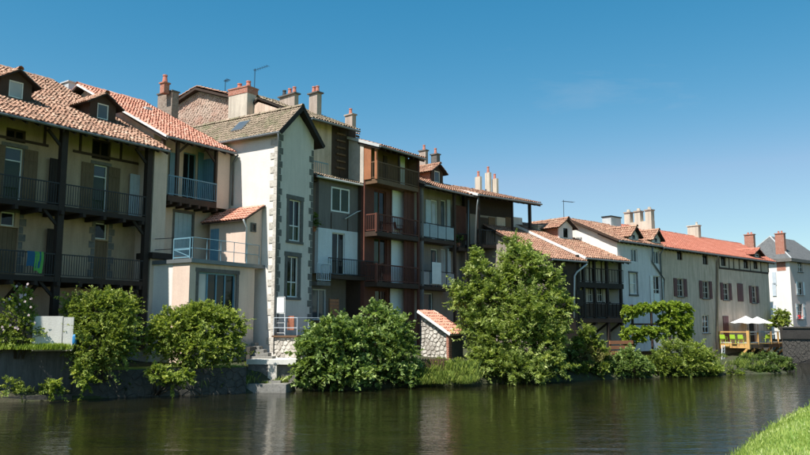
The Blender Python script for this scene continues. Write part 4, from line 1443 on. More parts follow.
for a, t in ((560, 270), (576, 290)):
    rr = I_.rect(a, t, a + 7, t + 16); I_.part('window_boards', 'wood_black', (rr[0], rr[1], -.04, -.003, rr[2], rr[3]))

# ---- half-timbered gallery house
J = House('half_timbered_house', 'half-timbered house with two dark galleries and posts left of the vine', 575, 50.5, 1400, left=578, base=1.2)
uR = J.X(623.5, 290); rec = 1.1; ye = -.35
ze = J.Z(607, 259.5, ye); yr = ye + 7; zr = ze + 7 * math.tan(R(24)); zt = ze + .4
zg1 = J.Z(604, 283); zg2 = J.Z(604, 318)
hs = []
for a, b, t, bt in ((588.5, 593, 287, 302), (597.5, 603, 287, 302), (610, 615, 287, 302)):
    hs.append(J.rect(a, t, b, bt, rec))
J.wall('plaster_cream', 0, uR, 0, zt, hs, y=rec)
for h_ in hs: J.window(h_, rec, frame='paint_white', panes=(2, 2), pane='glass_dark', fw=.05, sill='wood_dark')
J.body('plaster_aged', .003, uR - .003, [(rec + .28, 0), (11, 0), (11, ze), (yr, zr - .25), (rec + .28, zt)])
for px in (579, 584.5, 595.5, 608, 621.5):
    x = J.X(px, 290); J.part('timber_post', 'wood_black', (x - .09, x + .09, -.02, .16, 0 if px > 600 else zg2 - .5, ze + .2))
for px in (590, 602, 615):
    x = J.X(px, 290, rec); J.part('timber_stud', 'wood_dark', (x - .06, x + .06, rec - .03, rec + .01, zg1, zt))
J.balcony([(.05, 0), (uR, 0)], zg1, .95, rail='wood_black', slab='wood_black', back=rec, sp=.3, bs=.03, thick=.35)
o = J.balcony([(.05, 0), (uR, 0)], zg2, 1.0, rail='wood_black', slab='wood_black', back=rec, sp=.4, bs=.03, thick=.3)
m = MB(); nb = 24
for k in range(nb):
    a = uR * k / nb; b = uR * (k + 1) / nb
    m.box(a + .006, b - .006, .03 + (k % 2) * .008, .06, zg2 + .05, zg2 + .95)
m.build('boarding', 'wood_dark', J.root)
m = MB()
for k in range(4):
    x = .4 + (uR - .8) * k / 3; m.bar((x, rec, zg2 - 1.0), (x, .1, zg2 - .35), .1, .12)
m.build('brackets', 'wood_black', J.root, kind='stuff')
J.roof('tile_brown', J.X(585.5, 256, ye), J.X(629.5, 261.5, ye), ye, ze, yr, zr, gutter='zinc', verge=('flashing_white', 'l'))
J.dormer(566, 240, 1.5, 1.05, R(34), wall='plaster_greywhite', cheek='brick_red', tiles='tile_brown', win=(.6, .8), pane='glass_dark')
J.antenna(564, 222, 200, 5, .9)

# ---- grey-white house with wall dormers
K = House('grey_white_house', 'tall grey-white house with bright blank side wall and two little wall dormers', 620, 54, 1250, left=620, base=1.2)
uR = K.X(661.5, 290); ye = -.3
ze = K.Z(640, 243, ye)
sp_ = K.on_side(572, 220, 0)
yr, zr = sp_.y, sp_.z
pk = math.atan2(zr - ze, yr - ye)
k1, k2, k3, k4 = K.rect(629.5, 273, 637, 294), K.rect(653, 276, 660.5, 303), K.rect(631, 249, 637.5, 262), K.rect(653.5, 251, 659.5, 264)
K.wall('plaster_greywhite', 0, uR, 0, ze + .05, [k1, k2, k3, k4])
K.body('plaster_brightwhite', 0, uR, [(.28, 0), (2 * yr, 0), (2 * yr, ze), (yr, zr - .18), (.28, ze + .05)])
m = MB(); m.box(-.012, -.001, .0, .28, 0, ze + .05); m.build('wall_return', 'plaster_brightwhite', K.root)
K.window(k1, 0, frame='paint_white', panes=(1, 2), pane='glass_curtain', surround='stone_dark', sw=.1)
K.window(k2, 0, frame='paint_white', panes=(2, 2), pane='glass_dark', shutters='paint_white', shw=.4)
K.window(k3, 0, frame='paint_white', panes=(2, 1), pane='glass_sky')
K.window(k4, 0, frame='paint_white', panes=(2, 1), pane='glass_sky')
K.roof('tile_brown', -.3, K.X(664, 245.5, ye), ye, ze, yr, zr, gutter='zinc', verge=('wood_dark', 'l'), yb=2 * yr, zb=ze)
for px in (634.2, 656.3):
    K.dormer(px, 243.5, 1.25, .5, R(42), wall='plaster_greywhite', tiles='tile_brown', win=(.5, .4), pane='glass_dark', ov=.22, xy=(K.X(px, 246, -.06), -.06))
yk = yr - .9
ku1 = K.X(655, 228, yk); ku0 = ku1 - .55; kd = K.on_side(624.5, 228, ku0).y - yk
kz = K.Z(655, 221, yk); kt = K.Z(655, 211, yk)
m = MB(); m.box(ku0, ku1, yk, yk + kd, kz - 3, kz); o = m.build('chimney', 'chimney_pale', K.root)
for f_ in (0.0, .40, .78):
    y0_ = yk + kd * f_; y1_ = y0_ + kd * .22
    m = MB(); m.box(ku0 + .01, ku1 - .01, y0_ + .01, y1_, kz - .05, kt); m.build('stack', 'chimney_pale', o)
    m = MB(); m.box(ku0 - .05, ku1 + .05, y0_ - .04, y1_ + .05, kt + .002, kt + .1); m.build('cap', 'chimney_render', o)
    m = MB(); m.tube([(ku0 + .27, (y0_ + y1_) / 2, kt + .09), (ku0 + .27, (y0_ + y1_) / 2, kt + .32)], [.16, .13], 10); m.build('chimney_pot', 'chimney_pale', o)
K.chimney(611, 621, 217.5, 224, yr - .2, 'zinc_pale', pots=(), cap='iron_black', dep=.8, drop=1.5)
K.pipe([K.pt(652.5, 247, -.32), K.pt(652.5, 262, -.08), K.pt(664, 279, -.08), K.pt(664, 310, -.08)], .06, 'zinc')

# ---- long house with dark red shutters
L_ = House('red_shutter_house', 'long beige house with dark red shutters and wide red roof', 662, 57.9, 1250, left=662, base=1.2)
uR = L_.X(770, 300); ye = -.4
ze = L_.Z(715, 254, ye); pl = R(25)
yr = L_.slope_y(690, 236.5, ye, ze, pl); zr = ze + math.tan(pl) * (yr - ye)
big = [(676.8, 278.5, 683.4, 296.5), (702.2, 281, 708.8, 298.5), (723, 283, 728.6, 300), (751.5, 286, 756, 303)]
small = [(677, 251.5, 682.5, 260), (702.5, 255, 708, 264.5), (721, 256.5, 726, 266), (743.5, 259.5, 748.5, 268.5), (753.5, 260.5, 758, 269)]
low = [(702.5, 315, 709, 333)]
B_, S_l, L_l = [L_.rect(*r) for r in big], [L_.rect(*r) for r in small], [L_.rect(*r) for r in low]
dd = L_.rect(749.5, 322, 756, 347)
L_.wall('plaster_aged', 0, uR, -2.2, ze + .15, B_ + S_l + L_l + [dd])
L_.body('plaster_aged', .003, uR, [(.28, -2.2), (2 * yr, -2.2), (2 * yr, ze), (yr, zr - .25), (.28, ze + .1)])
for r in B_: L_.window(r, 0, frame='wood_bleached', panes=(2, 3), pane='glass_dark', shutters='paint_darkred', shw=.48, sill='stone_grey')
for r in S_l: L_.window(r, 0, frame='wood_dark', panes=(2, 1), pane='glass_dark')
for r in L_l: L_.window(r, 0, frame='paint_white', panes=(2, 3), pane='glass_dark', sill='stone_grey')
L_.door(dd, 'wood_black', 0, .15)
for r in ((737.3, 283.5, 742.8, 301.5), (723.3, 316, 728.6, 345)):
    q = L_.rect(*r); L_.part('closed_shutter', 'paint_darkred', (q[0], (q[0] + q[1]) / 2 - .006, -.05, -.003, q[2], q[3]), ((q[0] + q[1]) / 2 + .006, q[1], -.05, -.003, q[2], q[3]))
z1_ = L_.Z(745, 270.5)
xb0 = L_.X(718.5, 262)
m = MB(); m.box(xb0, uR, -.03, -.002, z1_ - .1, z1_ + .06)
for px in (719, 729, 733.5, 739, 750, 760.5, 768):
    x = L_.X(px, 264); m.box(x - .06, x + .06, -.028, -.003, z1_ + .06, ze)
m.build('half_timbering', 'wood_dark', L_.root)
L_.pipe([L_.pt(718, 256, -.45), L_.pt(717.5, 262, -.1), L_.pt(717, 352, -.1)], .09, 'chimney_render')
L_.pipe([(.06, -.4, ze - .1), (.06, -.09, ze - .5), (.06, -.09, .5)], .06, 'zinc')
uEv = L_.X(774.5, 261, ye)
L_.roof('tile_red', -.1, uEv, ye, ze, yr, zr, u1r=L_.X(741, 248, yr), gutter='zinc', w=.26, rough=.4, yb=2 * yr, zb=ze)
L_.chimney(687.5, 701, 225, 240, yr - .5, 'chimney_pale', pots=((.75, .3, 'chimney_pale'),), cap='chimney_pale', wf=.5, drop=2)
L_.dormer(757, 258.5, 1.7, .45, R(26), wall='wood_dark', tiles='tile_red', win=(.8, .3), pane='glass_dark', ov=.3)
L_.chimney(744.5, 755.5, 234, 252, 4.5, 'brick_red', pots=((.35, .2, 'pot_red'), (.7, .2, 'pot_red')), cap='brick_red', wf=.45, drop=2.5)

# ---- pink house beyond the bridge
M_ = House('pink_corner_house', 'pale pink house with white shutters and slate roof beyond the bridge', 793, 82, 1300, left=793.5, base=1.6)
uR = 9.0; ze = M_.Z(795, 258.5, -.3)
lf = M_.on_side(768, 300, 0).y + 2.5
mw = [M_.rect(797.5, 282, 802.5, 295), M_.rect(797.5, 304, 802.5, 319), M_.rect(797.5, 262, 802.5, 272), M_.rect(812, 283, 817, 296)]
M_.wall('plaster_rose', 0, uR, 0, ze, mw)
for k, r in enumerate(mw): M_.window(r, 0, frame='paint_white', panes=(2, 2), pane='glass_dark', shutters=('paint_white' if k != 2 else None), shw=.45, sill='stone_grey')
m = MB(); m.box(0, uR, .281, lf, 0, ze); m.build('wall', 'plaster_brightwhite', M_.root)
m = MB(); m.box(-.02, -.001, 0, .28, 0, ze); m.build('wall_return', 'plaster_brightwhite', M_.root)
for py in (272, 283, 305):
    a, b = M_.on_side(776, py, 0), M_.on_side(773, py + 13, 0)
    o = M_.part('side_shutter', 'paint_greyblue', (-.08, -.02, min(a.y, b.y), max(a.y, b.y), b.z, a.z))
r0 = lf * .5; zp = M_.Z(775, 237, r0)
m = MB(); o_ = .35
P = [(-o_, -o_, ze), (uR + o_, -o_, ze), (uR + o_, lf + o_, ze), (-o_, lf + o_, ze), (r0 * .55, r0, zp), (uR - r0 * .5, r0, zp)]
m.add(P, [(0, 1, 5, 4), (1, 2, 5), (2, 3, 4, 5), (3, 0, 4), (3, 2, 1, 0)])
o = m.build('roof', 'slate_roof', M_.root)
m = MB(); m.bar(P[4], P[0], .12, .08); m.bar(P[4], P[3], .12, .08); m.build('hip_flashing', 'zinc_pale', o)
m = MB(); m.box(-o_ - .05, uR + o_ + .05, -o_ - .05, lf + o_ + .05, ze - .35, ze - .003); m.build('cornice', 'stone_grey', o)
M_.chimney(775.3, 786, 233, 256, M_.on_side(786, 245, .42).y, 'brick_red', pots=((.35, .25, 'pot_red'), (.7, .25, 'pot_red')), cap='brick_red', wf=.45, drop=1.5)
a = M_.pt(800, 317.5, -.15)
m = MB(); r9 = random.Random(2)
for k in range(40):
    c = Vector((a.x + r9.uniform(-.5, .5), -.15 + r9.uniform(-.12, .1), a.z + r9.uniform(-.15, .3))); s_ = .09
    m.add([c + Vector((r9.uniform(-s_, s_), r9.uniform(-s_, s_), r9.uniform(-s_, s_))) for _ in range(4)], [(0, 1, 2, 3)])
tag(m.build('window_flowers', 'petal_red'), 'bright red flowers on a window sill of the pink house', 'flowers')
bpy.data.objects['window_flowers'].location = M_.org; bpy.data.objects['window_flowers'].rotation_euler = (0, 0, M_.rz)
# ------------------------------------------------------------------ plants
def blob(px, py, Y, rx, rz, ry=None):
    c = at(px, py, Y); k = mpp(Y)
    return (np.array(c), np.array((rx * k, ry if ry else (rx + rz) / 2 * k, rz * k)))

def leaves(blobs, n, L, W, g, clump=.24, per=55, up=.35, spread=1.0, droop=0.0, rmin=.35, floor_z=None):
    vol = np.array([(r[0] * r[1] + r[0] * r[2] + r[1] * r[2]) for c, r in blobs]); vol = vol / vol.sum()
    PP, NN, TT = [], [], []
    for (c, r), f in zip(blobs, vol):
        m = max(60, int(n * f)); k = max(8, m // per)
        d = g.normal(size=(k, 3)); d /= np.linalg.norm(d, axis=1)[:, None]
        rad = g.uniform(rmin, 1.0, k) ** .55
        rad *= 1 + .16 * np.sin(d[:, 0] * 5 + c[0]) * np.cos(d[:, 2] * 6 + c[2]) + g.normal(0, .06, k)
        cc = c + d * rad[:, None] * r
        ct = np.clip(g.normal(.45, .17, k), 0, 1)
        cs = g.uniform(.6, 1.35, k)
        idx = g.integers(0, k, m)
        off = g.normal(size=(m, 3)) * (np.mean(r) * clump) * cs[idx][:, None] * spread
        off[:, 2] *= .8
        p = cc[idx] + off
        nn = d[idx] * .7 + g.normal(size=(m, 3)) * .55; nn[:, 2] += up
        PP.append(p); NN.append(nn); TT.append(np.clip(ct[idx] + g.normal(0, .17, m), 0, 1))
    P = np.concatenate(PP); Nv = np.concatenate(NN); T = np.concatenate(TT)
    if floor_z is not None:
        k = P[:, 2] > floor_z; P, Nv, T = P[k], Nv[k], T[k]
    Nv /= np.linalg.norm(Nv, axis=1)[:, None] + 1e-9
    a = g.normal(size=P.shape); a[:, 2] -= droop
    a -= Nv * (a * Nv).sum(1)[:, None]; a /= np.linalg.norm(a, axis=1)[:, None] + 1e-9
    b = np.cross(Nv, a)
    s = g.uniform(.65, 1.3, len(P))[:, None]
    l, w = a * L * s / 2, b * W * s / 2
    fold = Nv * (W * .22) * s
    V = np.stack([P - l, P + w * 1.0 + fold - l * .1, P + l, P - w * 1.0 + fold - l * .1], 1).reshape(-1, 3)
    F = np.arange(len(P) * 4).reshape(-1, 4)
    return V, F, np.repeat(T, 4)

def sprays(blobs, n, L, W, g, per=24, up=.45, shoot=.75, droop=.25, rmin=.3, floor_z=None, top=.35, **kw):
    """leafy shoots that grow outward and up from the crown, leaves set along each shoot"""
    vol = np.array([(r[0] * r[1] + r[0] * r[2] + r[1] * r[2]) for c, r in blobs]); vol = vol / vol.sum()
    PP, AA, NN, TT, SS = [], [], [], [], []
    for (c, r), f in zip(blobs, vol):
        m = max(60, int(n * f)); k = max(8, m // per)
        d = g.normal(size=(k, 3)); d[:, 2] += .15; d /= np.linalg.norm(d, axis=1)[:, None]
        rad = g.uniform(rmin, .95, k) ** .6
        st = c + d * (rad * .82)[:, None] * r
        dr = d * .9 + g.normal(size=(k, 3)) * .45; dr[:, 2] += up; dr /= np.linalg.norm(dr, axis=1)[:, None]
        ln = shoot * g.uniform(.45, 1.25, k) * np.mean(r) ** .5 * .8
        ln *= np.where(g.random(k) < .12, 1.7, 1.0); cz = g.uniform(.75, 1.3, k)
        ct = g.normal(.33, .14, k) + .12 * (rad - .6)
        idx = g.integers(0, k, m)
        t = g.random(m) ** .8
        sv = np.cross(dr, g.normal(size=(k, 3)) * .5 + np.array((0, 0, 1.0))); sv /= np.linalg.norm(sv, axis=1)[:, None] + 1e-9
        sg = np.where(g.random(m) > .5, 1.0, -1.0)[:, None]
        pos = st[idx] + dr[idx] * (ln[idx] * t)[:, None]; pos[:, 2] -= droop * ln[idx] * t * t
        ax = dr[idx] * .55 + sv[idx] * sg * .85 + g.normal(size=(m, 3)) * .4; ax[:, 2] -= .15
        ax /= np.linalg.norm(ax, axis=1)[:, None]
        nn = np.cross(dr[idx], sv[idx]); nn *= np.sign(nn[:, 2:3] + 1e-6); nn = nn + g.normal(size=(m, 3)) * .45
        s = g.uniform(.7, 1.25, m) * (1.15 - .45 * t) * cz[idx]
        PP.append(pos + ax * (L * .45 * s)[:, None]); AA.append(ax); NN.append(nn); SS.append(s)
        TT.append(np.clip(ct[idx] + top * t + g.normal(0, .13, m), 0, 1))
    P, a, Nv, T, s = (np.concatenate(q) for q in (PP, AA, NN, TT, SS))
    if floor_z is not None:
        q = P[:, 2] > floor_z; P, a, Nv, T, s = P[q], a[q], Nv[q], T[q], s[q]
    Nv = Nv - a * (a * Nv).sum(1)[:, None]; Nv /= np.linalg.norm(Nv, axis=1)[:, None] + 1e-9
    b = np.cross(Nv, a); s = s[:, None]
    l, w = a * L * s / 2, b * W * s / 2
    fold = Nv * (W * .2) * s
    V = np.stack([P - l, P + w + fold - l * .1, P + l, P - w + fold - l * .1], 1).reshape(-1, 3)
    return V, np.arange(len(P) * 4).reshape(-1, 4), np.repeat(T, 4)

def plant(name, label, cat, base, blobs, n, L=.13, W=.07, mat='leaf_hedge', seed=1, group=None, stems=9, stem_r=.035, trunk=None, bark='bark', **kw):
    g = np.random.default_rng(seed)
    root = empty(name, base)
    tag(root, label, cat, group)
    b = np.array(base)
    bl = [(c - b, r) for c, r in blobs]
    if 'floor_z' not in kw: kw['floor_z'] = -b[2] + .03
    V, F, T = sprays(bl, n, L, W, g, **{k_: v_ for k_, v_ in kw.items() if k_ not in ('clump', 'spread')})
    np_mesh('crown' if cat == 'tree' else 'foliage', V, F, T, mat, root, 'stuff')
    m = MB(); rr = random.Random(seed)
    tops = []
    for k in range(stems):
        c, r = bl[k % len(bl)]
        e = Vector(c) + Vector([rr.uniform(-.55, .55) * q for q in r])
        tops.append(e)
    if trunk:
        h, r0 = trunk
        lean = Vector((rr.uniform(-.2, .2), rr.uniform(-.1, .1), h))
        m.tube([(0, 0, -.4), (.03, 0, h * .5), lean], [r0 * 1.2, r0 * .9, r0 * .7], 9)
        st = lean
    for e in tops:
        s0 = (st if trunk else Vector((rr.uniform(-.5, .5) * bl[0][1][0], rr.uniform(-.2, .2), -.3)))
        mid = s0.lerp(e, .5) + Vector((rr.uniform(-.2, .2), rr.uniform(-.2, .2), rr.uniform(.05, .35)))
        r0 = (trunk[1] * .5 if trunk else stem_r)
        m.tube([s0, mid, e], [r0, r0 * .6, r0 * .2], 6)
        for q in range(3):
            e2 = mid.lerp(e, rr.uniform(.1, .7)); t2 = e2 + Vector((rr.uniform(-.6, .6), rr.uniform(-.6, .6), rr.uniform(.1, .6)))
            m.tube([e2, t2], [r0 * .35, r0 * .1], 5)
    m.build('trunk' if cat == 'tree' else 'stems', bark, root, smooth=True)
    return root

def bush(name, label, px, Y, z, blobs, n, cat='bush', **kw):
    p = plan(px, Y); p.z = z
    return plant(name, label, cat, p, [blob(*q) for q in blobs], n, **kw)

# big bush left of the loggia house
bush('garden_bush', 'large rounded leafy bush standing left of the low garden room', 100, 32.6, 1.0,
     [(100, 316, 32.8, 32, 24), (76, 316, 32.6, 15, 22), (124, 313, 32.9, 15, 22), (100, 343, 32.2, 29, 26), (122, 338, 32.4, 13, 24), (84, 366, 31.3, 8, 10), (108, 300, 32.8, 22, 9)], 40000, L=.115, W=.065, mat='leaf_hedge', seed=11, shoot=.7)
bush('hedge_bush', 'broad sunlit hedge bush in front of the garden room window', 197, 34.6, 1.1,
     [(172, 328, 34.2, 24, 19), (205, 325, 34.8, 26, 19), (230, 330, 35.2, 15, 20), (158, 340, 34, 12, 18), (195, 350, 34.4, 38, 16), (230, 352, 35, 14, 14), (200, 314, 34.8, 30, 8)], 42000, L=.115, W=.065, mat='leaf_bright', seed=12, shoot=.7)
bush('wall_shrub', 'small leafy shrub hanging over the quay wall beneath the hedge', 160, 33, .4,
     [(156, 374, 32.6, 8, 9), (172, 381, 32.5, 11, 6), (185, 377, 32.8, 7, 7)], 3000, L=.15, W=.09, mat='leaf_bright', seed=13)
bush('elder_bush', 'big sunlit elder bush by the water steps', 335, 36.9, .2,
     [(335, 345, 36.9, 32, 26), (318, 358, 36.4, 22, 24), (352, 334, 37.4, 20, 18), (310, 374, 36.2, 16, 11), (345, 374, 36.4, 34, 13), (306, 348, 36.6, 9, 11), (330, 328, 37, 12, 10)], 15000, L=.22, W=.135, mat='leaf_elder', seed=14, shoot=.75, per=18)
bush('tall_elder_bush', 'taller elder bush below the red timber balconies', 393, 38.6, .2,
     [(392, 335, 38.8, 20, 26), (377, 317, 38.9, 12, 13), (400, 355, 38.4, 16, 26), (380, 365, 38.2, 24, 20), (408, 376, 38.0, 11, 9), (385, 342, 38.5, 20, 18)], 12500, L=.21, W=.125, mat='leaf_elder', seed=15, shoot=.75, per=18)
bush('river_tree', 'large feathery green tree rising from the bank before the dark overhang house', 512, 42.2, .4,
     [(520, 266, 42.6, 20, 20), (505, 280, 42.4, 16, 14), (478, 272, 42.2, 10, 12), (545, 285, 42.6, 18, 16), (488, 298, 42.2, 24, 15), (462, 296, 42.0, 12, 10), (558, 305, 42.4, 13, 13), (525, 312, 41.8, 30, 20), (560, 328, 42.2, 8, 12),
      (474, 322, 41.8, 14, 13), (500, 338, 41.4, 30, 18), (543, 340, 41.8, 20, 19), (486, 360, 41, 17, 14), (515, 368, 40.8, 36, 13), (550, 366, 41.2, 16, 13), (512, 247, 42.6, 7, 8), (478, 257, 42.3, 5, 7)],
     62000, cat='tree', L=.23, W=.085, mat='leaf_ash', seed=16, trunk=(2.4, .17), stems=26, droop=.12, per=26, rmin=.25, shoot=1.0, up=.5)
bush('bank_shrub', 'dark shrub on the bank between the tree and the flower terrace', 588, 44.4, .3,
     [(588, 338, 44.8, 11, 13), (580, 348, 44.4, 9, 11), (600, 352, 44.6, 8, 11), (598, 368, 44.2, 12, 8), (580, 370, 43.8, 13, 7)], 10500, L=.16, W=.075, mat='leaf_hedge', seed=17, shoot=.6)
bush('water_edge_shrub', 'pale green shrub at the water edge under the vine', 635, 45.2, .2,
     [(634, 364, 45.2, 14, 12), (626, 356, 45.4, 9, 9), (644, 370, 45, 10, 8), (620, 370, 44.8, 9, 7)], 9000, L=.14, W=.08, mat='leaf_elder', seed=18, shoot=.55)
bush('round_shrub', 'large rounded shrub by the water right of the vine', 676, 46.4, .2,
     [(676, 355, 46.6, 22, 15), (660, 364, 46.2, 15, 12), (692, 361, 46.6, 16, 14), (676, 368, 46.2, 26, 8)], 19000, L=.14, W=.07, mat='leaf_hedge', seed=19, shoot=.6)
bush('spreading_shrub', 'lower spreading shrub just left of the wooden deck ladder', 710, 47.6, .2,
     [(703, 360, 47.6, 12, 11), (714, 370, 47.9, 11, 4), (736, 373, 48.3, 9, 2), (697, 350, 48.2, 8, 8), (706, 371, 47.3, 20, 4)], 12500, L=.14, W=.065, mat='leaf_bright', seed=20, shoot=.6)
bush('shaded_shrub', 'dark shrubs under the wooden deck, the rear ones added as its shade', 770, 50, .1,
     [(777, 363, 51.4, 10, 8), (787, 365, 52, 7, 7), (757, 370, 50, 12, 3), (768, 370, 50, 14, 3), (752, 361, 53, 12, 5), (768, 359, 55, 12, 6), (742, 364, 51.5, 8, 5)], 13000, L=.15, W=.07, mat='leaf_dark', seed=21, shoot=.55)  # rear dark-leaved clumps added to stand for the deck's dark void
bush('bridge_tree', 'small pale green tree at the bridge end beside the pink house', 781, 70, 2.2,
     [(781, 317, 70, 7, 9), (778, 322, 70, 7, 6), (786, 321, 70, 5, 6)], 3500, cat='tree', L=.2, W=.11, mat='leaf_bright', seed=22, trunk=(.8, .08), stems=5)
# rose bush with pale flowers behind the wall
rb = bush('rose_bush', 'tall rose bush with pale flowers behind the white slabs', 18, 31.3, 2.0,
     [(18, 320, 31.3, 15, 28), (8, 335, 31.3, 12, 20), (30, 332, 31.2, 10, 20), (20, 298, 31.5, 10, 12)], 7500, L=.10, W=.06, mat='leaf_bright', seed=23)
g = np.random.default_rng(5); m = MB()
for px, py in [(g.uniform(2, 38), g.uniform(284, 330)) for _ in range(34)]:
    if abs(px - 19) > 20 - (py < 300) * 6: continue
    c = at(px, py, 31.3 + g.uniform(-.7, -.2)); s_ = .045
    for q in range(5):
        a = q * 1.256 + g.uniform(0, 1)
        d = Vector((math.cos(a), g.uniform(-.5, .3), math.sin(a))) * s_
        e = Vector((-math.sin(a), 0, math.cos(a))) * s_ * .6
        m.add([c, c + d * .7 + e, c + d * 1.4, c + d * .7 - e], [(0, 1, 2, 3)])
m.v = [tuple(Vector(v) - rb.location) for v in m.v]
m.build('flowers', 'petal_white', rb, kind='stuff')
# vine over the little pergola
VY = 50.5
bush('climbing_vine', 'bright green vine trained along frames against the grey-white house', 645, VY, 1.4,
     [(634, 310, VY, 9, 4, .5), (646, 308, VY + .2, 11, 4, .5), (660, 307, VY + .5, 12, 5, .5), (674, 308, VY + .8, 11, 6, .6), (685, 311, VY + 1, 6, 8, .6), (684, 325, VY + .9, 8, 13, .6), (676, 328, VY + .7, 8, 10, .5), (640, 338, VY - .3, 8, 4, .4), (664, 322, VY + .4, 5, 10, .5), (672, 318, VY + .6, 9, 8, .5),
      (634, 331, VY - .4, 9, 4, .45), (647, 330, VY - .2, 9, 4, .45), (659, 333, VY, 9, 6, .5), (626, 313, VY + .2, 4, 9, .4), (625, 335, VY, 4, 10, .4), (686, 338, VY + .9, 5, 6, .5)], 21000, cat='vine', L=.17, W=.15, mat='leaf_vine', seed=24, stems=0, shoot=.42, up=.1, droop=.5)
# low plants
def tufts(name, label, spots, seed, mat, L=.5, n=70, w=.012, cat='grass'):
    g = np.random.default_rng(seed)
    Vs, Ts = [], []
    for p, sc_ in spots:
        for _ in range(n):
            b = np.array(p) + np.array((g.normal(0, .16 * sc_), g.normal(0, .12 * sc_), 0))
            a = g.uniform(0, 6.28); hl = L * sc_ * g.uniform(.5, 1.15)
            d = np.array((math.cos(a), math.sin(a), 0)); le = d * hl * g.uniform(.1, .6)
            sd = np.array((-d[1], d[0], 0)) * w
            Vs += [b - sd, b + sd, b + le * .5 + (0, 0, hl * .75) + sd * .8, b + le + (0, 0, hl)]
            Ts += [np.clip(g.normal(.5, .25), 0, 1)] * 4
    V = np.array(Vs); F = np.arange(len(V)).reshape(-1, 4)
    o = np_mesh(name, V, F, np.array(Ts), mat, None, 'stuff'); tag(o, label, cat); return o
sp = []
r5 = random.Random(4)
for k in range(60):
    px = r5.uniform(416, 472); Y = 38.05 + r5.uniform(0, 1.8); p = plan(px, Y); p.z = .12 + (Y - 38.05) * .42; sp.append((p, r5.uniform(.6, 1.5)))
tufts('tall_grass', 'tall pale grass on the bank below the stone shed', sp, 3, 'leaf_hedge', .34, 120, .007)
sp = []
for k in range(120):
    px = r5.uniform(-20, 70); Y = 30.2 + (px + 20) * .008 + r5.uniform(0, 1.3); p = plan(px, Y); p.z = 2.07; sp.append((p, r5.uniform(.5, 1)))
tufts('garden_weeds', 'low yellow-green plants along the top of the concrete wall', sp, 6, 'leaf_vine', .26, 90, .016, 'plants')
sp = []
for k in range(240):
    i = r5.randrange(2, len(wl) - 6); f = r5.random(); p = wl[i].lerp(wl[i + 1], f) + INW * r5.uniform(.15, 2.4)
    p.z = .25 + .35 * ((p - wl[i].lerp(wl[i + 1], f)).length); sp.append((p, r5.uniform(.4, 1.1)))
tufts('bank_grass', 'mixed wild grass growing along the far waterline', sp, 8, 'leaf_hedge', .34, 60, .010)
bush('wall_foot_shrub', 'small weedy shrub sprouting at the foot of the concrete wall, left one', 14, 30.0, .2, [(12, 386, 29.9, 8, 8), (20, 392, 29.9, 6, 6)], 900, L=.13, W=.06, mat='leaf_hedge', seed=41, stems=0)
bush('wall_foot_shrub', 'small bright shrub sprouting at the foot of the concrete wall, right one', 52, 30.9, .2, [(52, 386, 30.7, 5, 9), (55, 392, 30.7, 5, 5)], 800, L=.14, W=.07, mat='leaf_bright', seed=42, stems=0)
bush('corner_shrub', 'yellowish shrub where the concrete wall meets the stone quay', 82, 31.2, .4, [(80, 376, 31.1, 7, 8), (88, 383, 31.1, 7, 7)], 1100, L=.14, W=.08, mat='leaf_bright', seed=43, stems=0)
# ivy and ferns that fill the bank between the shrubs
def fill(name, label, px0, px1, k, seed, mat, zt=1.3, n=9000):
    rr = random.Random(seed); bl = []
    for q in range(k):
        px = px0 + (px1 - px0) * (q + rr.random()) / k
        i = max(j for j in range(2, len(wl) - 5) if (wl[j].x / wl[j].y) <= plan(px, 1).x)
        t = plan(px, 1).x; a, b = wl[i], wl[i + 1]
        f = (t * a.y - a.x) / ((b.x - a.x) - t * (b.y - a.y))
        p = a.lerp(b, max(0, min(1, f))) + INW * rr.uniform(.3, 1.3)
        bl.append((np.array((p.x, p.y, rr.uniform(.25, zt))), np.array((rr.uniform(.4, .8), rr.uniform(.4, .7), rr.uniform(.3, .6)))))
    c = np.mean([b[0] for b in bl], axis=0); c[2] = .2
    return plant(name, label, 'bush', Vector(c), bl, n, mat=mat, seed=seed, L=.15, W=.085, stems=k)
fill('low_brambles', 'low brambles on the bank below the stone shed and tree', 412, 475, 12, 31, 'leaf_bright', .7, 9000)
fill('ivy_bank', 'ivy spilling down the bank between tree and vine', 560, 625, 10, 32, 'leaf_dark', 1.4, 9000)
fill('dry_brush', 'dry yellowish brush below the flower terrace', 572, 612, 5, 33, 'leaf_dry', 1.6, 2600)
fill('waterside_weeds', 'weedy growth along the water left of the steps', 75, 250, 14, 34, 'leaf_dark', .7, 8000)
# ------------------------------------------------------------------ walls, steps, shed, deck and small things
def wbox(m, c, ux, lx, ly, lz):
    """box standing at c, axis ux (plan) for length lx, ly inward, lz up"""
    ux = Vector(ux).normalized(); uy = Vector((-ux.y, ux.x, 0)); z = Vector((0, 0, 1)); c = Vector(c)
    return m.hexa([c, c + ux * lx, c + ux * lx + uy * ly, c + uy * ly, c + z * lz, c + ux * lx + z * lz, c + ux * lx + uy * ly + z * lz, c + uy * ly + z * lz])

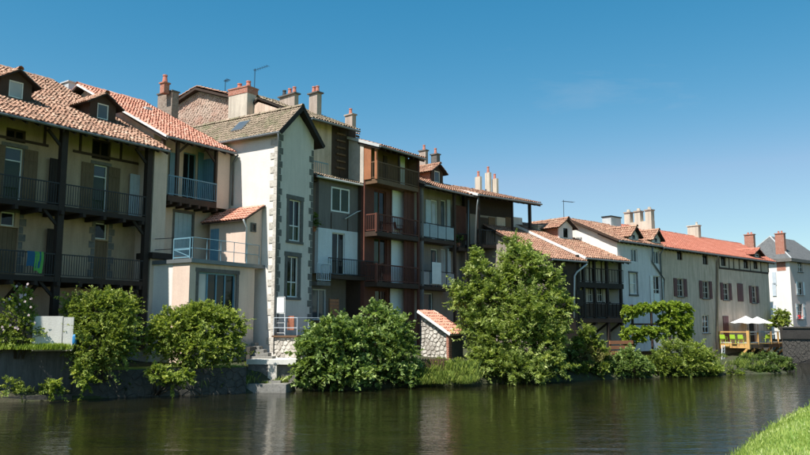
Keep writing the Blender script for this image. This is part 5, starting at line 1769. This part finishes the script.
# garden wall of concrete with coping
p0, p1 = on_level(-60, 405), on_level(72, 399.2)
p0 = p0 + (p0 - p1).normalized() * 9
d = (p1 - p0); Lw = d.length; dn = d.normalized()
root = empty('garden_wall', p0 + INW * .2, math.atan2(dn.y, dn.x)); tag(root, 'weathered grey concrete garden wall with pale coping at far left', 'wall')
zt_ = 2.06
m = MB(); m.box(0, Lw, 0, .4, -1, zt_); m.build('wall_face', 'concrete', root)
m = MB(); m.box(-.03, Lw + .05, -.07, .47, zt_ + .002, zt_ + .12); m.build('coping', 'concrete_pale', root)
m = MB(); m.box(-.02, Lw, -.28, -.002, -1, .22); m.build('footing', 'stone_quay', root)
m = MB(); m.box(-1, Lw - .1, .41, 5.2, .5, zt_); o = m.build('garden_bed', 'soil'); o.location = root.location; o.rotation_euler = root.rotation_euler; tag(o, kind='structure')
# white slabs behind the planting
for a, b, t, bt, lab in ((33, 62.5, 316, 352, 'wide white concrete slab standing upright behind the garden wall'), (63.3, 73.5, 317, 357, 'narrow white concrete slab at the corner of the garden wall')):
    pa, pb = plan(a, 31.15 if b < 63 else 31.4), plan(b, 31.38 if b < 63 else 31.5)
    zz0, zz1 = 2.0, at((a + b) / 2, t, 31).z
    dd = (pb - pa); m = MB(); m.box(0, dd.length, 0, .14, 0, zz1 - zz0)
    bev = 0.02; o = m.build('concrete_slab', 'concrete_pale'); o.location = (pa.x, pa.y, zz0); o.rotation_euler = (0, 0, math.atan2(dd.y, dd.x)); tag(o, lab, 'slab')
# blue round tub beside the slab
p = plan(75.3, 31.5); m = MB(); zc = at(75, 345, 31).z
m.tube([(0, 0, 0), (0, 0, .08), (0, 0, .3), (0, 0, .36), (0, 0, .42)], [.07, .09, .09, .08, .05], 14)
o = m.build('plastic_tub', 'plastic_blue', smooth=True); o.location = (p.x, p.y, zc); tag(o, 'small blue plastic tub beside the narrow white slab', 'tub')

# old quay wall of stones: each block a piece
def quay(name, label, px0, y0, px1, y1, ht, rowh, mat, off=.12, cap=None, th=.5, seed=1):
    a, b = on_level(px0, y0), on_level(px1, y1)
    d = b - a; L = d.length; rr = random.Random(seed)
    root = empty(name, a + INW * off, math.atan2(d.y, d.x)); tag(root, label, 'wall')
    m = MB(); m.box(0, L, .05, th, -1, ht - .02); m.build('wall_core', 'stone_quay', root)
    rubble([(0, -.25), (L, -.25), (L, ht), (0, ht)], rowh * 1.5, lambda a_, z_, f: (a_, .05 - f, z_), mat, root, seed, .5, single=True, proud=(.0, .05), gap=.97)
    return root
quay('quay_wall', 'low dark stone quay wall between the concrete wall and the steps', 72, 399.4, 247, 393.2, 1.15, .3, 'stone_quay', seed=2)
quay('bank_wall', 'low stone retaining wall below the flower terrace', 570, 380.8, 628, 378.4, .95, .32, 'stone_quay', off=.9, seed=3)
a = on_level(72, 399.4); b = on_level(247, 393.2)
m = MB(); L_w = (b - a).length; m.box(-.2, L_w, .5, 4, .6, 1.16); o = m.build('garden_strip', 'ground_grass'); o.location = a + INW * .12; o.rotation_euler = (0, 0, math.atan2((b - a).y, (b - a).x)); tag(o, kind='structure')

# steps to the water and the pale rubble terrace by the tower house
xs0 = -.15
yo = C.on_side(296.5, 350, xs0).y
S0 = empty('rubble_terrace', C.world((xs0, 0, -.2)), C.rz); tag(S0, 'pale rubble terrace wall with thin railing at the foot of the tower house', 'terrace')
zt_ = C.on_side(296, 337, xs0).z + .2
x_b = 3.0
m = MB(); m.box(.06, x_b, yo + .06, -.004, -.8, zt_ - .02); m.build('wall_core', 'mortar_pale', S0)
rr = random.Random(9)
rubble([(yo, -.3), (-.02, -.3), (-.02, zt_ - .03), (yo, zt_ - .03)], .3, lambda a_, z_, f: (.06 - f, a_, z_), 'rubble_light', S0, 3, .7)
rubble([(.04, -.3), (x_b, -.3), (x_b, zt_ - .03), (.04, zt_ - .03)], .3, lambda a_, z_, f: (a_, yo + .06 - f, z_), 'rubble_light', S0, 4, .7)
m = MB(); m.box(-.08, x_b, yo - .08, 0, zt_ - .018, zt_ + .07); m.build('coping', 'wood_brown', S0)
m = MB()
for z in (.45, .95): m.tube([(.02, -.05, zt_ + z), (.02, yo, zt_ + z), (x_b - .3, yo, zt_ + z)], .02, 6)
for q in ((.02, -.05), (.02, yo * .5), (.02, yo), (x_b * .3, yo), (x_b * .6, yo), (x_b - .3, yo)): m.tube([(q[0], q[1], zt_), (q[0], q[1], zt_ + .95)], .02, 6)
m.build('railing', 'paint_greyblue', S0)
# white drying rack and picture on the terrace
p = C.on_side(276.5, 304, .02); q = C.on_side(285, 304, .02)
o = empty('drying_rack', C.world((.02, min(p.y, q.y), C.on_side(280, 334, .02).z)), C.rz); tag(o, 'white folding drying rack with a white cloth on the rubble terrace', 'rack')
w_ = abs(q.y - p.y); hh = C.on_side(280, 297, .02).z - C.on_side(280, 334, .02).z
for y_ in (0, w_):
    m = MB(); m.tube([(0, y_, 0), (0, y_, hh)], .018, 6); m.build('upright', 'paint_white', o)
for z_ in (hh, hh * .55, hh * .3, .05):
    m = MB(); m.tube([(0, 0, z_), (0, w_, z_)], .014, 6); m.build('cross_bar', 'paint_white', o)
m = MB(); nn = 8
for k in range(nn):
    y0_, y1_ = .05 + (w_ - .1) * k / nn, .05 + (w_ - .1) * (k + 1) / nn
    f = lambda t: -.03 + .02 * math.sin(t * 9)
    m.add([(f(y0_), y0_, hh * .58), (f(y1_), y1_, hh * .56), (f(y1_) * .8, y1_, hh - .03), (f(y0_) * .8, y0_, hh - .03)], [(0, 1, 2, 3)])
m.build('cloth', 'cloth_white', o, smooth=True)
p = C.on_side(287.5, 320, .3); q = C.on_side(294, 320, .3)
m = MB(); z0_, z1_ = C.on_side(290, 330, .3).z, C.on_side(290, 316, .3).z
m.box(0, .04, 0, abs(q.y - p.y), 0, z1_ - z0_)
o = m.build('painted_board', 'picture_orange'); o.location = C.world((.3, min(p.y, q.y), z0_)); o.rotation_euler = (0, 0, C.rz); tag(o, 'small orange patterned board leaning on the terrace railing', 'board')

ST = empty('water_steps', plan(262, 36.3), C.rz); tag(ST, 'grey stone steps and landing leading down to the river', 'steps')
def stw(px, py, Y): return at(px, py, Y)
ux = Vector((1, -.12, 0)).normalized()
def put(px0, px1, py_top, Y, dep, ht, mat, name):
    a, b = at(px0, py_top, Y), at(px1, py_top, Y)
    m = MB(); wbox(m, (a.x, a.y, a.z - ht), ux, (b - a).length, dep, ht)
    iv = Matrix.Translation(ST.location) @ Matrix.Rotation(C.rz, 4, 'Z'); iv = iv.inverted()
    m.v = [tuple(iv @ Vector(v)) for v in m.v]
    return m.build(name, mat, ST)
put(246.5, 297, 359.5, 36.4, 2.2, .22, 'concrete_pale', 'landing')
put(248, 268, 362.5, 36.45, 1.6, 1.5, 'stone_grey', 'landing_wall')
put(268, 277, 362.5, 36.3, .8, 1.15, 'rubble_pale', 'pier')
put(277.5, 297, 362.5, 36.5, 1.2, 1.6, 'stone_grey', 'landing_wall')
put(246, 287, 384, 35.4, 1.6, .5, 'stone_step', 'lower_landing')
put(262, 281, 380.5, 36.1, .6, .4, 'stone_step', 'step')
for k in range(5):
    put(249 + k * .6, 273 - k * 4.5, 356.3 - k * 3.4, 37.4 + k * .3, .6, .2, 'stone_step', 'step')
put(246.5, 250, 347, 37.3, 1.8, 1.0, 'stone_quay', 'cheek_wall')

# stone shed with tile roof
SH = House('stone_shed', 'small rubble stone shed with orange tile lean-to roof beside the tree', 421, 40.2, 1050, left=449, base=.7, cat='shed')
# its sunny side faces left of the view: corner at px 449, side runs back to px 421
xb0 = SH.on_side(421, 345, 0).y
zA, zB = SH.on_side(449.5, 333, 0).z, SH.on_side(421, 313, 0).z
xw = SH.X(463, 345)
m = MB(); m.prism([(0.06, .06, 0), (.06, xb0, 0), (.06, xb0, zB), (.06, .06, zA)], (xw - .06, 0, 0)); m.build('wall', 'mortar_dark', SH.root)
rubble([(.14, 0), (xb0, 0), (xb0, zB - .05), (.14, zA - .02)], .3, lambda a_, z_, f: (.06 - f, a_, z_), 'rubble_light', SH.root, 8, .72, gap=.84)
k = 0; z = 0
while z < zA - .1:
    m = MB(); m.box(-.05, .22, -.01, .15, z + .008, z + .105); m.build('brick', 'brick_red', SH.root); z += .115; k += 1
SH.part('front_wall', 'stone_quay', (.22, xw, 0.0, .06, 0, zA - .05))
e0 = Vector((-.18, -.22, zA - .06)); sl_ = (zB - zA) / xb0; tp = Vector((-.18, xb0 + .1, zA - .06 + (xb0 + .32) * sl_))
m = MB(); m.prism([e0, e0 + Vector((xw + .4, 0, 0)), tp + Vector((xw + .4, 0, 0)), tp], (0, 0, -.07)); o = m.build('roof', 'wood_bleached', SH.root)
m = MB(); m.bar(e0 + Vector((-.02, 0, -.02)), tp + Vector((-.02, 0, -.02)), .04, .14); m.build('verge_board', 'paint_white', o)
V, F, T = tile_field(e0, (1, 0, 0), (tp - e0).normalized(), [(0, 0), (xw + .4, 0), (xw + .4, (tp - e0).length), (0, (tp - e0).length)], .2, .33, 77)
np_mesh('roof_tiles', V, F, T, 'tile_new', o, 'stuff', True)
# little picket fence before the shed
a, b = plan(415, 39.0), plan(448, 39.6)
FN = empty('picket_fence', (a.x, a.y, .75), math.atan2((b - a).y, (b - a).x)); tag(FN, 'low weathered picket fence in front of the stone shed', 'fence')
Lf = (b - a).length; pm = MB(); pm.box(-.04, .04, -.012, .012, 0, .62); pme = pm.mesh('picket', 'wood_brown')
for k in range(int(Lf / .14)): inst('picket', pme, FN, (k * .14, 0, 0))
for z_ in (.15, .5):
    m = MB(); m.box(0, Lf, .013, .05, z_, z_ + .06); m.build('rail', 'wood_brown', FN)

# laundry on the lower gallery of the left house
def towel(name, label, mat, px0, px1, py0, py1):
    a = A.pt(px0, py0, -.06); b = A.pt(px1, py0, -.06); zl = A.Z((px0 + px1) / 2, py1, -.06)
    m = MB(); nx, nz = 8, 6; W_ = b.x - a.x; top = zf2A + 1.02; H_ = top - zl
    V = []
    for j in range(nz + 1):
        for i in range(nx + 1):
            u_ = i / nx; v_ = j / nz
            V.append((W_ * u_ + .02 * math.sin(v_ * 5), -.03 - .025 * math.sin(u_ * 14 + v_ * 2) * v_, -H_ * v_ * (1 - .07 * math.sin(u_ * 6))))
    m.add(V, [(j * (nx + 1) + i, j * (nx + 1) + i + 1, (j + 1) * (nx + 1) + i + 1, (j + 1) * (nx + 1) + i) for j in range(nz) for i in range(nx)])
    o = m.build(name, mat, smooth=True); o.location = A.world((a.x, -.04, top)); o.rotation_euler = (0, 0, A.rz); tag(o, label, 'towel')
zf2A = A.Z(59, 277)
towel('towel', 'dark blue towel hung over the lower gallery rail', 'cloth_blue', 27, 41, 252, 267)
towel('towel', 'bright green towel hung low on the lower gallery rail', 'cloth_green', 34, 43, 262, 272)
# cloth on a glass balcony
a = Fh.pt(432, 262, -.08); zz = Fh.Z(436, 284, -.08)
m = MB(); m.box(0, Fh.X(441, 270, -.08) - a.x, -.02, 0, 0, a.z - zz); o = m.build('bed_sheet', 'cloth_white'); o.location = Fh.world((a.x, -.08, zz)); o.rotation_euler = (0, 0, Fh.rz); tag(o, 'white sheet draped over the lower glass balcony', 'sheet')
a = K.pt(655, 302, -.12); zz = K.Z(657, 300, -.12)
m = MB(); m.box(0, .75, -.05, 0, -.35, .5); o = m.build('bed_sheet', 'cloth_white'); o.location = K.world((a.x, -.06, zz)); o.rotation_euler = (0, 0, K.rz); tag(o, 'white cloth airing at a window above the vine', 'sheet')

# ------------------------------------------------------------------ furniture
def chair(name, label, mat, loc, rz, h=.85, group=None, cat='chair', sc_=1.0):
    r = empty(name, loc, rz); tag(r, label, cat, group)
    m = MB(); m.box(-.24, .24, -.22, .22, .42, .46); m.build('seat', mat, r)
    m = MB()
    for k in range(5):
        t0, t1 = -.24 + .48 * k / 5, -.24 + .48 * (k + 1) / 5
        f = lambda t: .22 + .05 - .8 * t * t * .4
        m.hexa([(t0, f(t0), .46), (t1, f(t1), .46), (t1, f(t1) + .03, .46), (t0, f(t0) + .03, .46), (t0, f(t0) + .08, h), (t1, f(t1) + .08, h), (t1, f(t1) + .11, h), (t0, f(t0) + .11, h)])
    m.build('backrest', mat, r)
    r.scale = (sc_, sc_, sc_)
    for sx in (-1, 1):
        for sy in (-1, 1):
            m = MB(); m.tube([(sx * .21, sy * .19, .42), (sx * .25, sy * .23, 0)], .02, 6); m.build('leg', mat, r)
        m = MB(); m.bar((sx * .25, -.2, .63), (sx * .25, .27, .64), .04, .03); m.bar((sx * .25, -.19, .44), (sx * .25, -.2, .63), .03, .03); m.build('armrest', mat, r)
    return r
zfE = E.Z(378, 231)
q = E.pt(399, 229, .6); chair('balcony_chair', 'red-brown wooden chair on the middle timber balcony', 'wood_red', E.world((q.x, .65, zfE)), E.rz + 1.2)
o = empty('balcony_table', E.world((E.X(388, 228, .6), .6, zfE)), E.rz); tag(o, 'small round table on the middle timber balcony', 'table')
m = MB(); m.tube([(0, 0, .68), (0, 0, .71)], .3, 16); m.build('table_top', 'wood_red', o)
m = MB(); m.tube([(0, 0, 0), (0, 0, .68)], .03, 8); m.build('leg', 'wood_red', o)
m = MB(); m.tube([(0, 0, 0), (0, 0, .03)], .2, 12); m.build('base', 'wood_red', o)

# timber deck restaurant terrace on the long house
u0 = L_.X(719, 340)
t_ = .5
lo_, hi_ = .2, 8.0
for _ in range(50):
    md = (lo_ + hi_) / 2
    if L_.X(748.5, 340, -md) > u0: lo_ = md
    else: hi_ = md
dd_ = (lo_ + hi_) / 2
DK = House('timber_deck', 'yellow timber restaurant deck on diagonal braces fixed to the long house', 662, 57.9, 1250, left=662, base=1.2, cat='deck')
zd = DK.Z(748.5, 344, -dd_); u1 = DK.X(786.5, 340, -dd_)
nb = 14
for k in range(nb):
    a = -dd_ + dd_ * k / nb; b = -dd_ + dd_ * (k + 1) / nb
    DK.part('deck_board', 'wood_deck', (u0 + .01, u1 - .01, a + .008, b - .008, zd - .04, zd))
DK.part('edge_beam', 'wood_deck', (u0 - .05, u0 + .05, -dd_ - .06, -.02, zd - .34, zd - .045))
DK.part('edge_beam', 'wood_brown', (u0 + .06, u1, -dd_ - .06, -dd_ + .06, zd - .34, zd - .045))
DK.part('edge_beam', 'wood_brown', (u1 - .05, u1 + .05, -dd_ + .07, .0, zd - .34, zd - .045))
hr = 1.0
posts = [(u0, -dd_), (u0, -.1), (u1, -dd_)] + [(u0 + (u1 - u0) * f, -dd_) for f in (.24, .58, .77)]
for k, (x, y_) in enumerate(posts):
    s_ = .11 if k in (0, 2) else .06
    DK.part('post', 'wood_deck', (x - s_, x + s_, y_ - s_, y_ + s_, zd - .42, zd + hr + (.06 if k in (0, 2) else 0)))
for z_ in (.1, hr - .04):
    DK.part('rail', 'wood_deck' if z_ > .5 else 'wood_bleached', (u0 - .03, u0 + .03, -dd_ + .12, -.17, zd + z_ - .045, zd + z_ + .045))
    DK.part('rail', 'wood_bleached', (u0 + .12, u1 - .12, -dd_ - .03, -dd_ + .03, zd + z_ - .045, zd + z_ + .045))
for k in range(6):
    x = u0 + .03 + (u1 - u0 - .06) * k / 5
    m = MB(); m.bar((x, -dd_ + .15, zd - .4), (x, -.08, zd - .4 - (dd_ * .95)), .14, .16); m.build('brace', 'wood_deck', DK.root)
    m = MB(); m.box(x - .06, x + .06, -dd_ + .07, -.02, zd - .25, zd - .045); m.build('joist', 'wood_deck', DK.root)
def deck_at(px, py, y): q = DK.pt(px, py, y); return DK.world((q.x, y, zd))
spots = [(724, -dd_ * .3, 'lime green chair on the deck nearest the drainpipe'), (734, -dd_ * .55, 'lime green chair on the deck, second from the drainpipe'),
         (742, -dd_ * .78, 'lime green chair on the deck beside the thick corner post'), (766, -dd_ * .75, 'lime green chair on the deck before the middle rail posts')]
for px, y_, lab in spots:
    chair('terrace_chair', lab, 'plastic_lime', deck_at(px, 340, y_), L_.rz + (1.57 if px < 750 else 2.6), group='lime chairs on the deck', sc_=.88)
for px, y_, lab in ((753, -dd_ * .6, 'white cafe table on the deck between the parasol poles'), (775, -dd_ * .55, 'white cafe table at the bridge end of the deck')):
    o = empty('cafe_table', deck_at(px, 340, y_), 0); tag(o, lab, 'table', 'white cafe tables')
    m = MB(); m.box(-.45, .45, -.35, .35, .71, .75); m.build('table_top', 'plastic_white', o)
    m = MB(); m.tube([(0, 0, 0), (0, 0, .71)], .035, 8); m.build('pedestal', 'iron_black', o)
    m = MB(); m.box(-.25, .25, -.25, .25, 0, .03); m.build('foot', 'iron_black', o)
def parasol(label, px, y_, rw, zr_, zp_):
    q = DK.pt(px, 322, y_); o = empty('parasol', DK.world((q.x, y_, zd)), 0); tag(o, label, 'parasol', 'white parasols on the deck')
    hz = zr_ - zd; hp = zp_ - zd
    m = MB(); m.tube([(0, 0, 0), (0, 0, hp)], .03, 8); m.build('pole', 'wood_bleached', o)
    m = MB(); m.tube([(0, 0, 0), (0, 0, .1)], .28, 14); m.build('base', 'stone_grey', o)
    n = 8; m = MB(); V = [(0, 0, hp)]
    for rg in range(1, 4):
        for k in range(n * 2):
            a_ = math.pi * k / n; f = rg / 3; sag = .06 * f * (k % 2)
            rr_ = rw * f * (1 - .05 * (k % 2))
            V.append((rr_ * math.cos(a_), rr_ * math.sin(a_), hp - (hp - hz) * f ** .9 - sag))
    N2 = n * 2
    Fc = [(0, 1 + k, 1 + (k + 1) % N2) for k in range(N2)]
    for rg in range(2): Fc += [(1 + rg * N2 + k, 1 + (rg + 1) * N2 + k, 1 + (rg + 1) * N2 + (k + 1) % N2, 1 + rg * N2 + (k + 1) % N2) for k in range(N2)]
    m.add(V, Fc); cn = m.build('canopy', 'cloth_white', o)
    for k in range(n):
        a_ = 2 * math.pi * k / n; m = MB(); m.tube([(0, 0, hp - .06), (rw * .98 * math.cos(a_), rw * .98 * math.sin(a_), hz + .0)], .01, 4); m.build('rib', 'wood_bleached', o)
y1p, y2p = -dd_ * .62, -dd_ * .5
parasol('white parasol on the deck, the left one', 746, y1p, 17 * mpp(59), DK.Z(746, 322.5, y1p), DK.Z(746, 315.8, y1p))
parasol('white parasol on the deck, the right one', 757.5, y2p, 16.5 * mpp(60), DK.Z(757, 323, y2p), DK.Z(757, 316.5, y2p))
# white ladder hanging at the deck end
a, b = DK.pt(724, 345, -1.0), DK.pt(721.5, 369, -1.0)
LD = empty('ladder', DK.world((b.x, -1.25, b.z)), L_.rz); tag(LD, 'white ladder leaning against the left end of the deck', 'ladder')
hL = a.z - b.z
for sx in (-1, 1):
    m = MB(); m.bar((sx * .2 - .25, 0, 0), (sx * .2, 0, hL), .06, .06); m.build('stile', 'paint_white', LD)
for k in range(8):
    f = (k + .6) / 8.2; m = MB(); m.bar((-.2 - .25 * (1 - f), 0, hL * f), (.2 - .25 * (1 - f), 0, hL * f), .05, .07); m.build('rung', 'paint_white', LD)

# bridge of dark stone at the right
Pb = plan(787, 63); db = Vector((1, .12, 0)).normalized()
BR = empty('stone_bridge', (Pb.x, Pb.y, 0), math.atan2(db.y, db.x)); tag(BR, 'dark stone arched bridge with plain parapet at the right edge', 'bridge')
zr_, ztop = 1.95, 2.95; wB = 6.0; span0, span1 = 3.4, 17.4
m = MB()
poly = [(-.5, -2), (span0, -2)]
n = 20
for k in range(n + 1):
    a_ = math.pi * (1 - k / n); poly.append(((span0 + span1) / 2 + (span1 - span0) / 2 * math.cos(a_), -.6 + 2.1 * math.sin(a_)))
poly += [(span1, -2), (32, -2), (32, zr_), (-.5, zr_)]
def strip_face(m, y_):
    top = zr_
    prev = None
    for x, z_ in poly[1:-3]:
        if prev: m.add([(prev[0], y_, prev[1]), (x, y_, z_), (x, y_, top), (prev[0], y_, top)], [(0, 1, 2, 3)])
        prev = (x, z_)
    m.add([(-.5, y_, -2), (span0, y_, -2), (span0, y_, top), (-.5, y_, top)], [(0, 1, 2, 3)])
    m.add([(span1, y_, -2), (32, y_, -2), (32, y_, top), (span1, y_, top)], [(0, 1, 2, 3)])
strip_face(m, 0)
pts = poly[1:-3]
for (xa_, za_), (xb_, zb_) in zip(pts[:-1], pts[1:]): m.add([(xa_, 0, za_), (xb_, 0, zb_), (xb_, wB, zb_), (xa_, wB, za_)], [(0, 1, 2, 3)])
m.add([(-.5, 0, zr_), (32, 0, zr_), (32, wB, zr_), (3.6, wB, zr_)], [(0, 1, 2, 3)])
m.add([(-.5, 0, -2), (3.6, wB, -2), (3.6, wB, zr_), (-.5, 0, zr_)], [(0, 1, 2, 3)])
m.add([(3.6, wB, 1.5), (32, wB, 1.5), (32, wB, zr_), (3.6, wB, zr_)], [(0, 1, 2, 3)])
m.build('arch_body', 'stone_near_black', BR)
for y_ in (-.1, wB - .25):
    m = MB(); m.box(-.5 if y_ < 1 else 3.9, 32, y_, y_ + .35, zr_ + .003, ztop - .12); m.build('parapet', 'stone_near_black', BR)
    m = MB(); m.box(-.5 if y_ < 1 else 3.9, 32, y_ - .07, y_ + .42, ztop - .118, ztop); m.build('coping', 'stone_quay', BR)
rubble([(-.5, -.3), (span0 - .1, -.3), (span0 + .5, .6), (span0 + 2.5, 1.5), (span0 + 4, zr_ - .02), (-.5, zr_ - .02)], .42, lambda a_, z_, f: (a_, -.004 - f, z_), 'stone_bridge', BR, 15, .55, single=True, proud=(.0, .03), gap=.98)
# arch ring stones, one by one
nv = 26; cx_ = (span0 + span1) / 2; rx_ = (span1 - span0) / 2
for k in range(nv):
    a0, a1 = math.pi * (1 - k / nv) - .004, math.pi * (1 - (k + 1) / nv) + .004
    P_ = lambda a_, e: (cx_ + (rx_ + e) * math.cos(a_), -.6 + (2.1 + e * .75) * math.sin(a_))
    q = [P_(a0, 0), P_(a1, 0), P_(a1, .45), P_(a0, .45)]
    m = MB(); m.hexa([(x, .05, z_) for x, z_ in q] + [(x, -.045, z_) for x, z_ in q]); m.build('arch_stone', 'stone_quay', BR)

# pergola frame for the vine, terrace wall and pots
p = plan(623, 51.2)
PG = empty('vine_pergola', (p.x, p.y, 1.0), K.rz); tag(PG, 'dark timber frame carrying the vine before the grey-white house', 'pergola')
pz = at(640, 305, 52).z - 1.0
for x, y_ in ((.2, -.6), (2.6, -.6), (5.0, -.6)):
    m = MB(); m.box(x - .06, x + .06, y_ - .06, y_ + .06, -.6, pz); m.build('post', 'wood_dark', PG)
for z_ in (pz - .1, pz * .62):
    m = MB(); m.box(.0, 5.2, -.66, -.54, z_ - .06, z_ + .06); m.build('beam', 'wood_dark', PG)
def pot(px, py, Y, mat, label, s_=.22, flower=None):
    p = at(px, py, Y); o = empty('flower_pot', p); tag(o, label, 'pot')
    m = MB(); m.tube([(0, 0, 0), (0, 0, s_ * 1.2), (0, 0, s_ * 1.25), (0, 0, s_ * 1.5)], [s_ * .6, s_ * .85, s_, s_], 12); m.build('tub', mat, o)
    g = np.random.default_rng(int(px)); V, F, T = sprays([(np.array((0, 0, s_ * 2.2)), np.array((s_ * 1.5,) * 3))], 260, .13, .07, g)
    np_mesh('foliage', V, F, T, 'leaf_bright', o, 'stuff')
pot(583.5, 352, 45.2, 'plastic_white', 'white pot on the bank wall left of the vine', .3)
pot(591, 354, 45.3, 'terracotta', 'terracotta pot left of a second reddish pot on the bank wall', .26)
pot(597, 353, 45.4, 'terracotta', 'reddish pot on the bank wall, the rightmost of three', .28)
p = plan(609, 46.2); m = MB(); o = empty('planter_bench', (p.x, p.y, at(609, 356, 46.2).z), .5); tag(o, 'brown wooden bench planter under the half-timbered galleries', 'bench')
for z_ in (.0, .3, .6):
    m = MB(); m.box(0, 1.9, -.03, .03, z_ + .1, z_ + .3); m.build('board', 'wood_orange', o)
for x in (.1, 1.8):
    m = MB(); m.box(x - .05, x + .05, .035, .13, -.6, .95); m.build('post', 'wood_dark', o)

for hs_, px, py, yy, lab in ((D, 314, 231.5, -.5, 'dark leafy pot plant on the little balcony beside the tower house'), (Fh, 458.5, 247, .3, 'pot plant on the narrow side balcony of the glass balcony house')):
    q = hs_.pt(px, py, yy); wp = hs_.world(q); o = empty('pot_plant', wp); tag(o, lab, 'plant')
    m = MB(); m.tube([(0, 0, 0), (0, 0, .24), (0, 0, .27)], [.1, .14, .15], 12); m.build('pot', 'terracotta', o)
    g = np.random.default_rng(int(px)); V, F, T = sprays([(np.array((0, 0, .5)), np.array((.28, .28, .3)))], 420, .14, .07, g)
    np_mesh('foliage', V, F, T, 'leaf_dark', o, 'stuff')

# brown slatted screen below the grey house
a, b = D.pt(330, 313, -.7), D.pt(339, 299, -.7)
SC = empty('slat_screen', D.world((a.x, -.7, a.z - .5)), D.rz); tag(SC, 'brown slatted wooden screen below the grey house', 'screen')
hs2 = b.z - a.z + .5
for k in range(7):
    m = MB(); z0_ = hs2 * k / 7; m.box(0, b.x - a.x, 0, .03, z0_ + .01, z0_ + hs2 / 7 - .02); m.build('slat', 'wood_orange', SC)
for x in (0.0, b.x - a.x):
    m = MB(); m.box(x - .035, x + .035, .032, .1, -.4, hs2 + .05); m.build('post', 'wood_brown', SC)
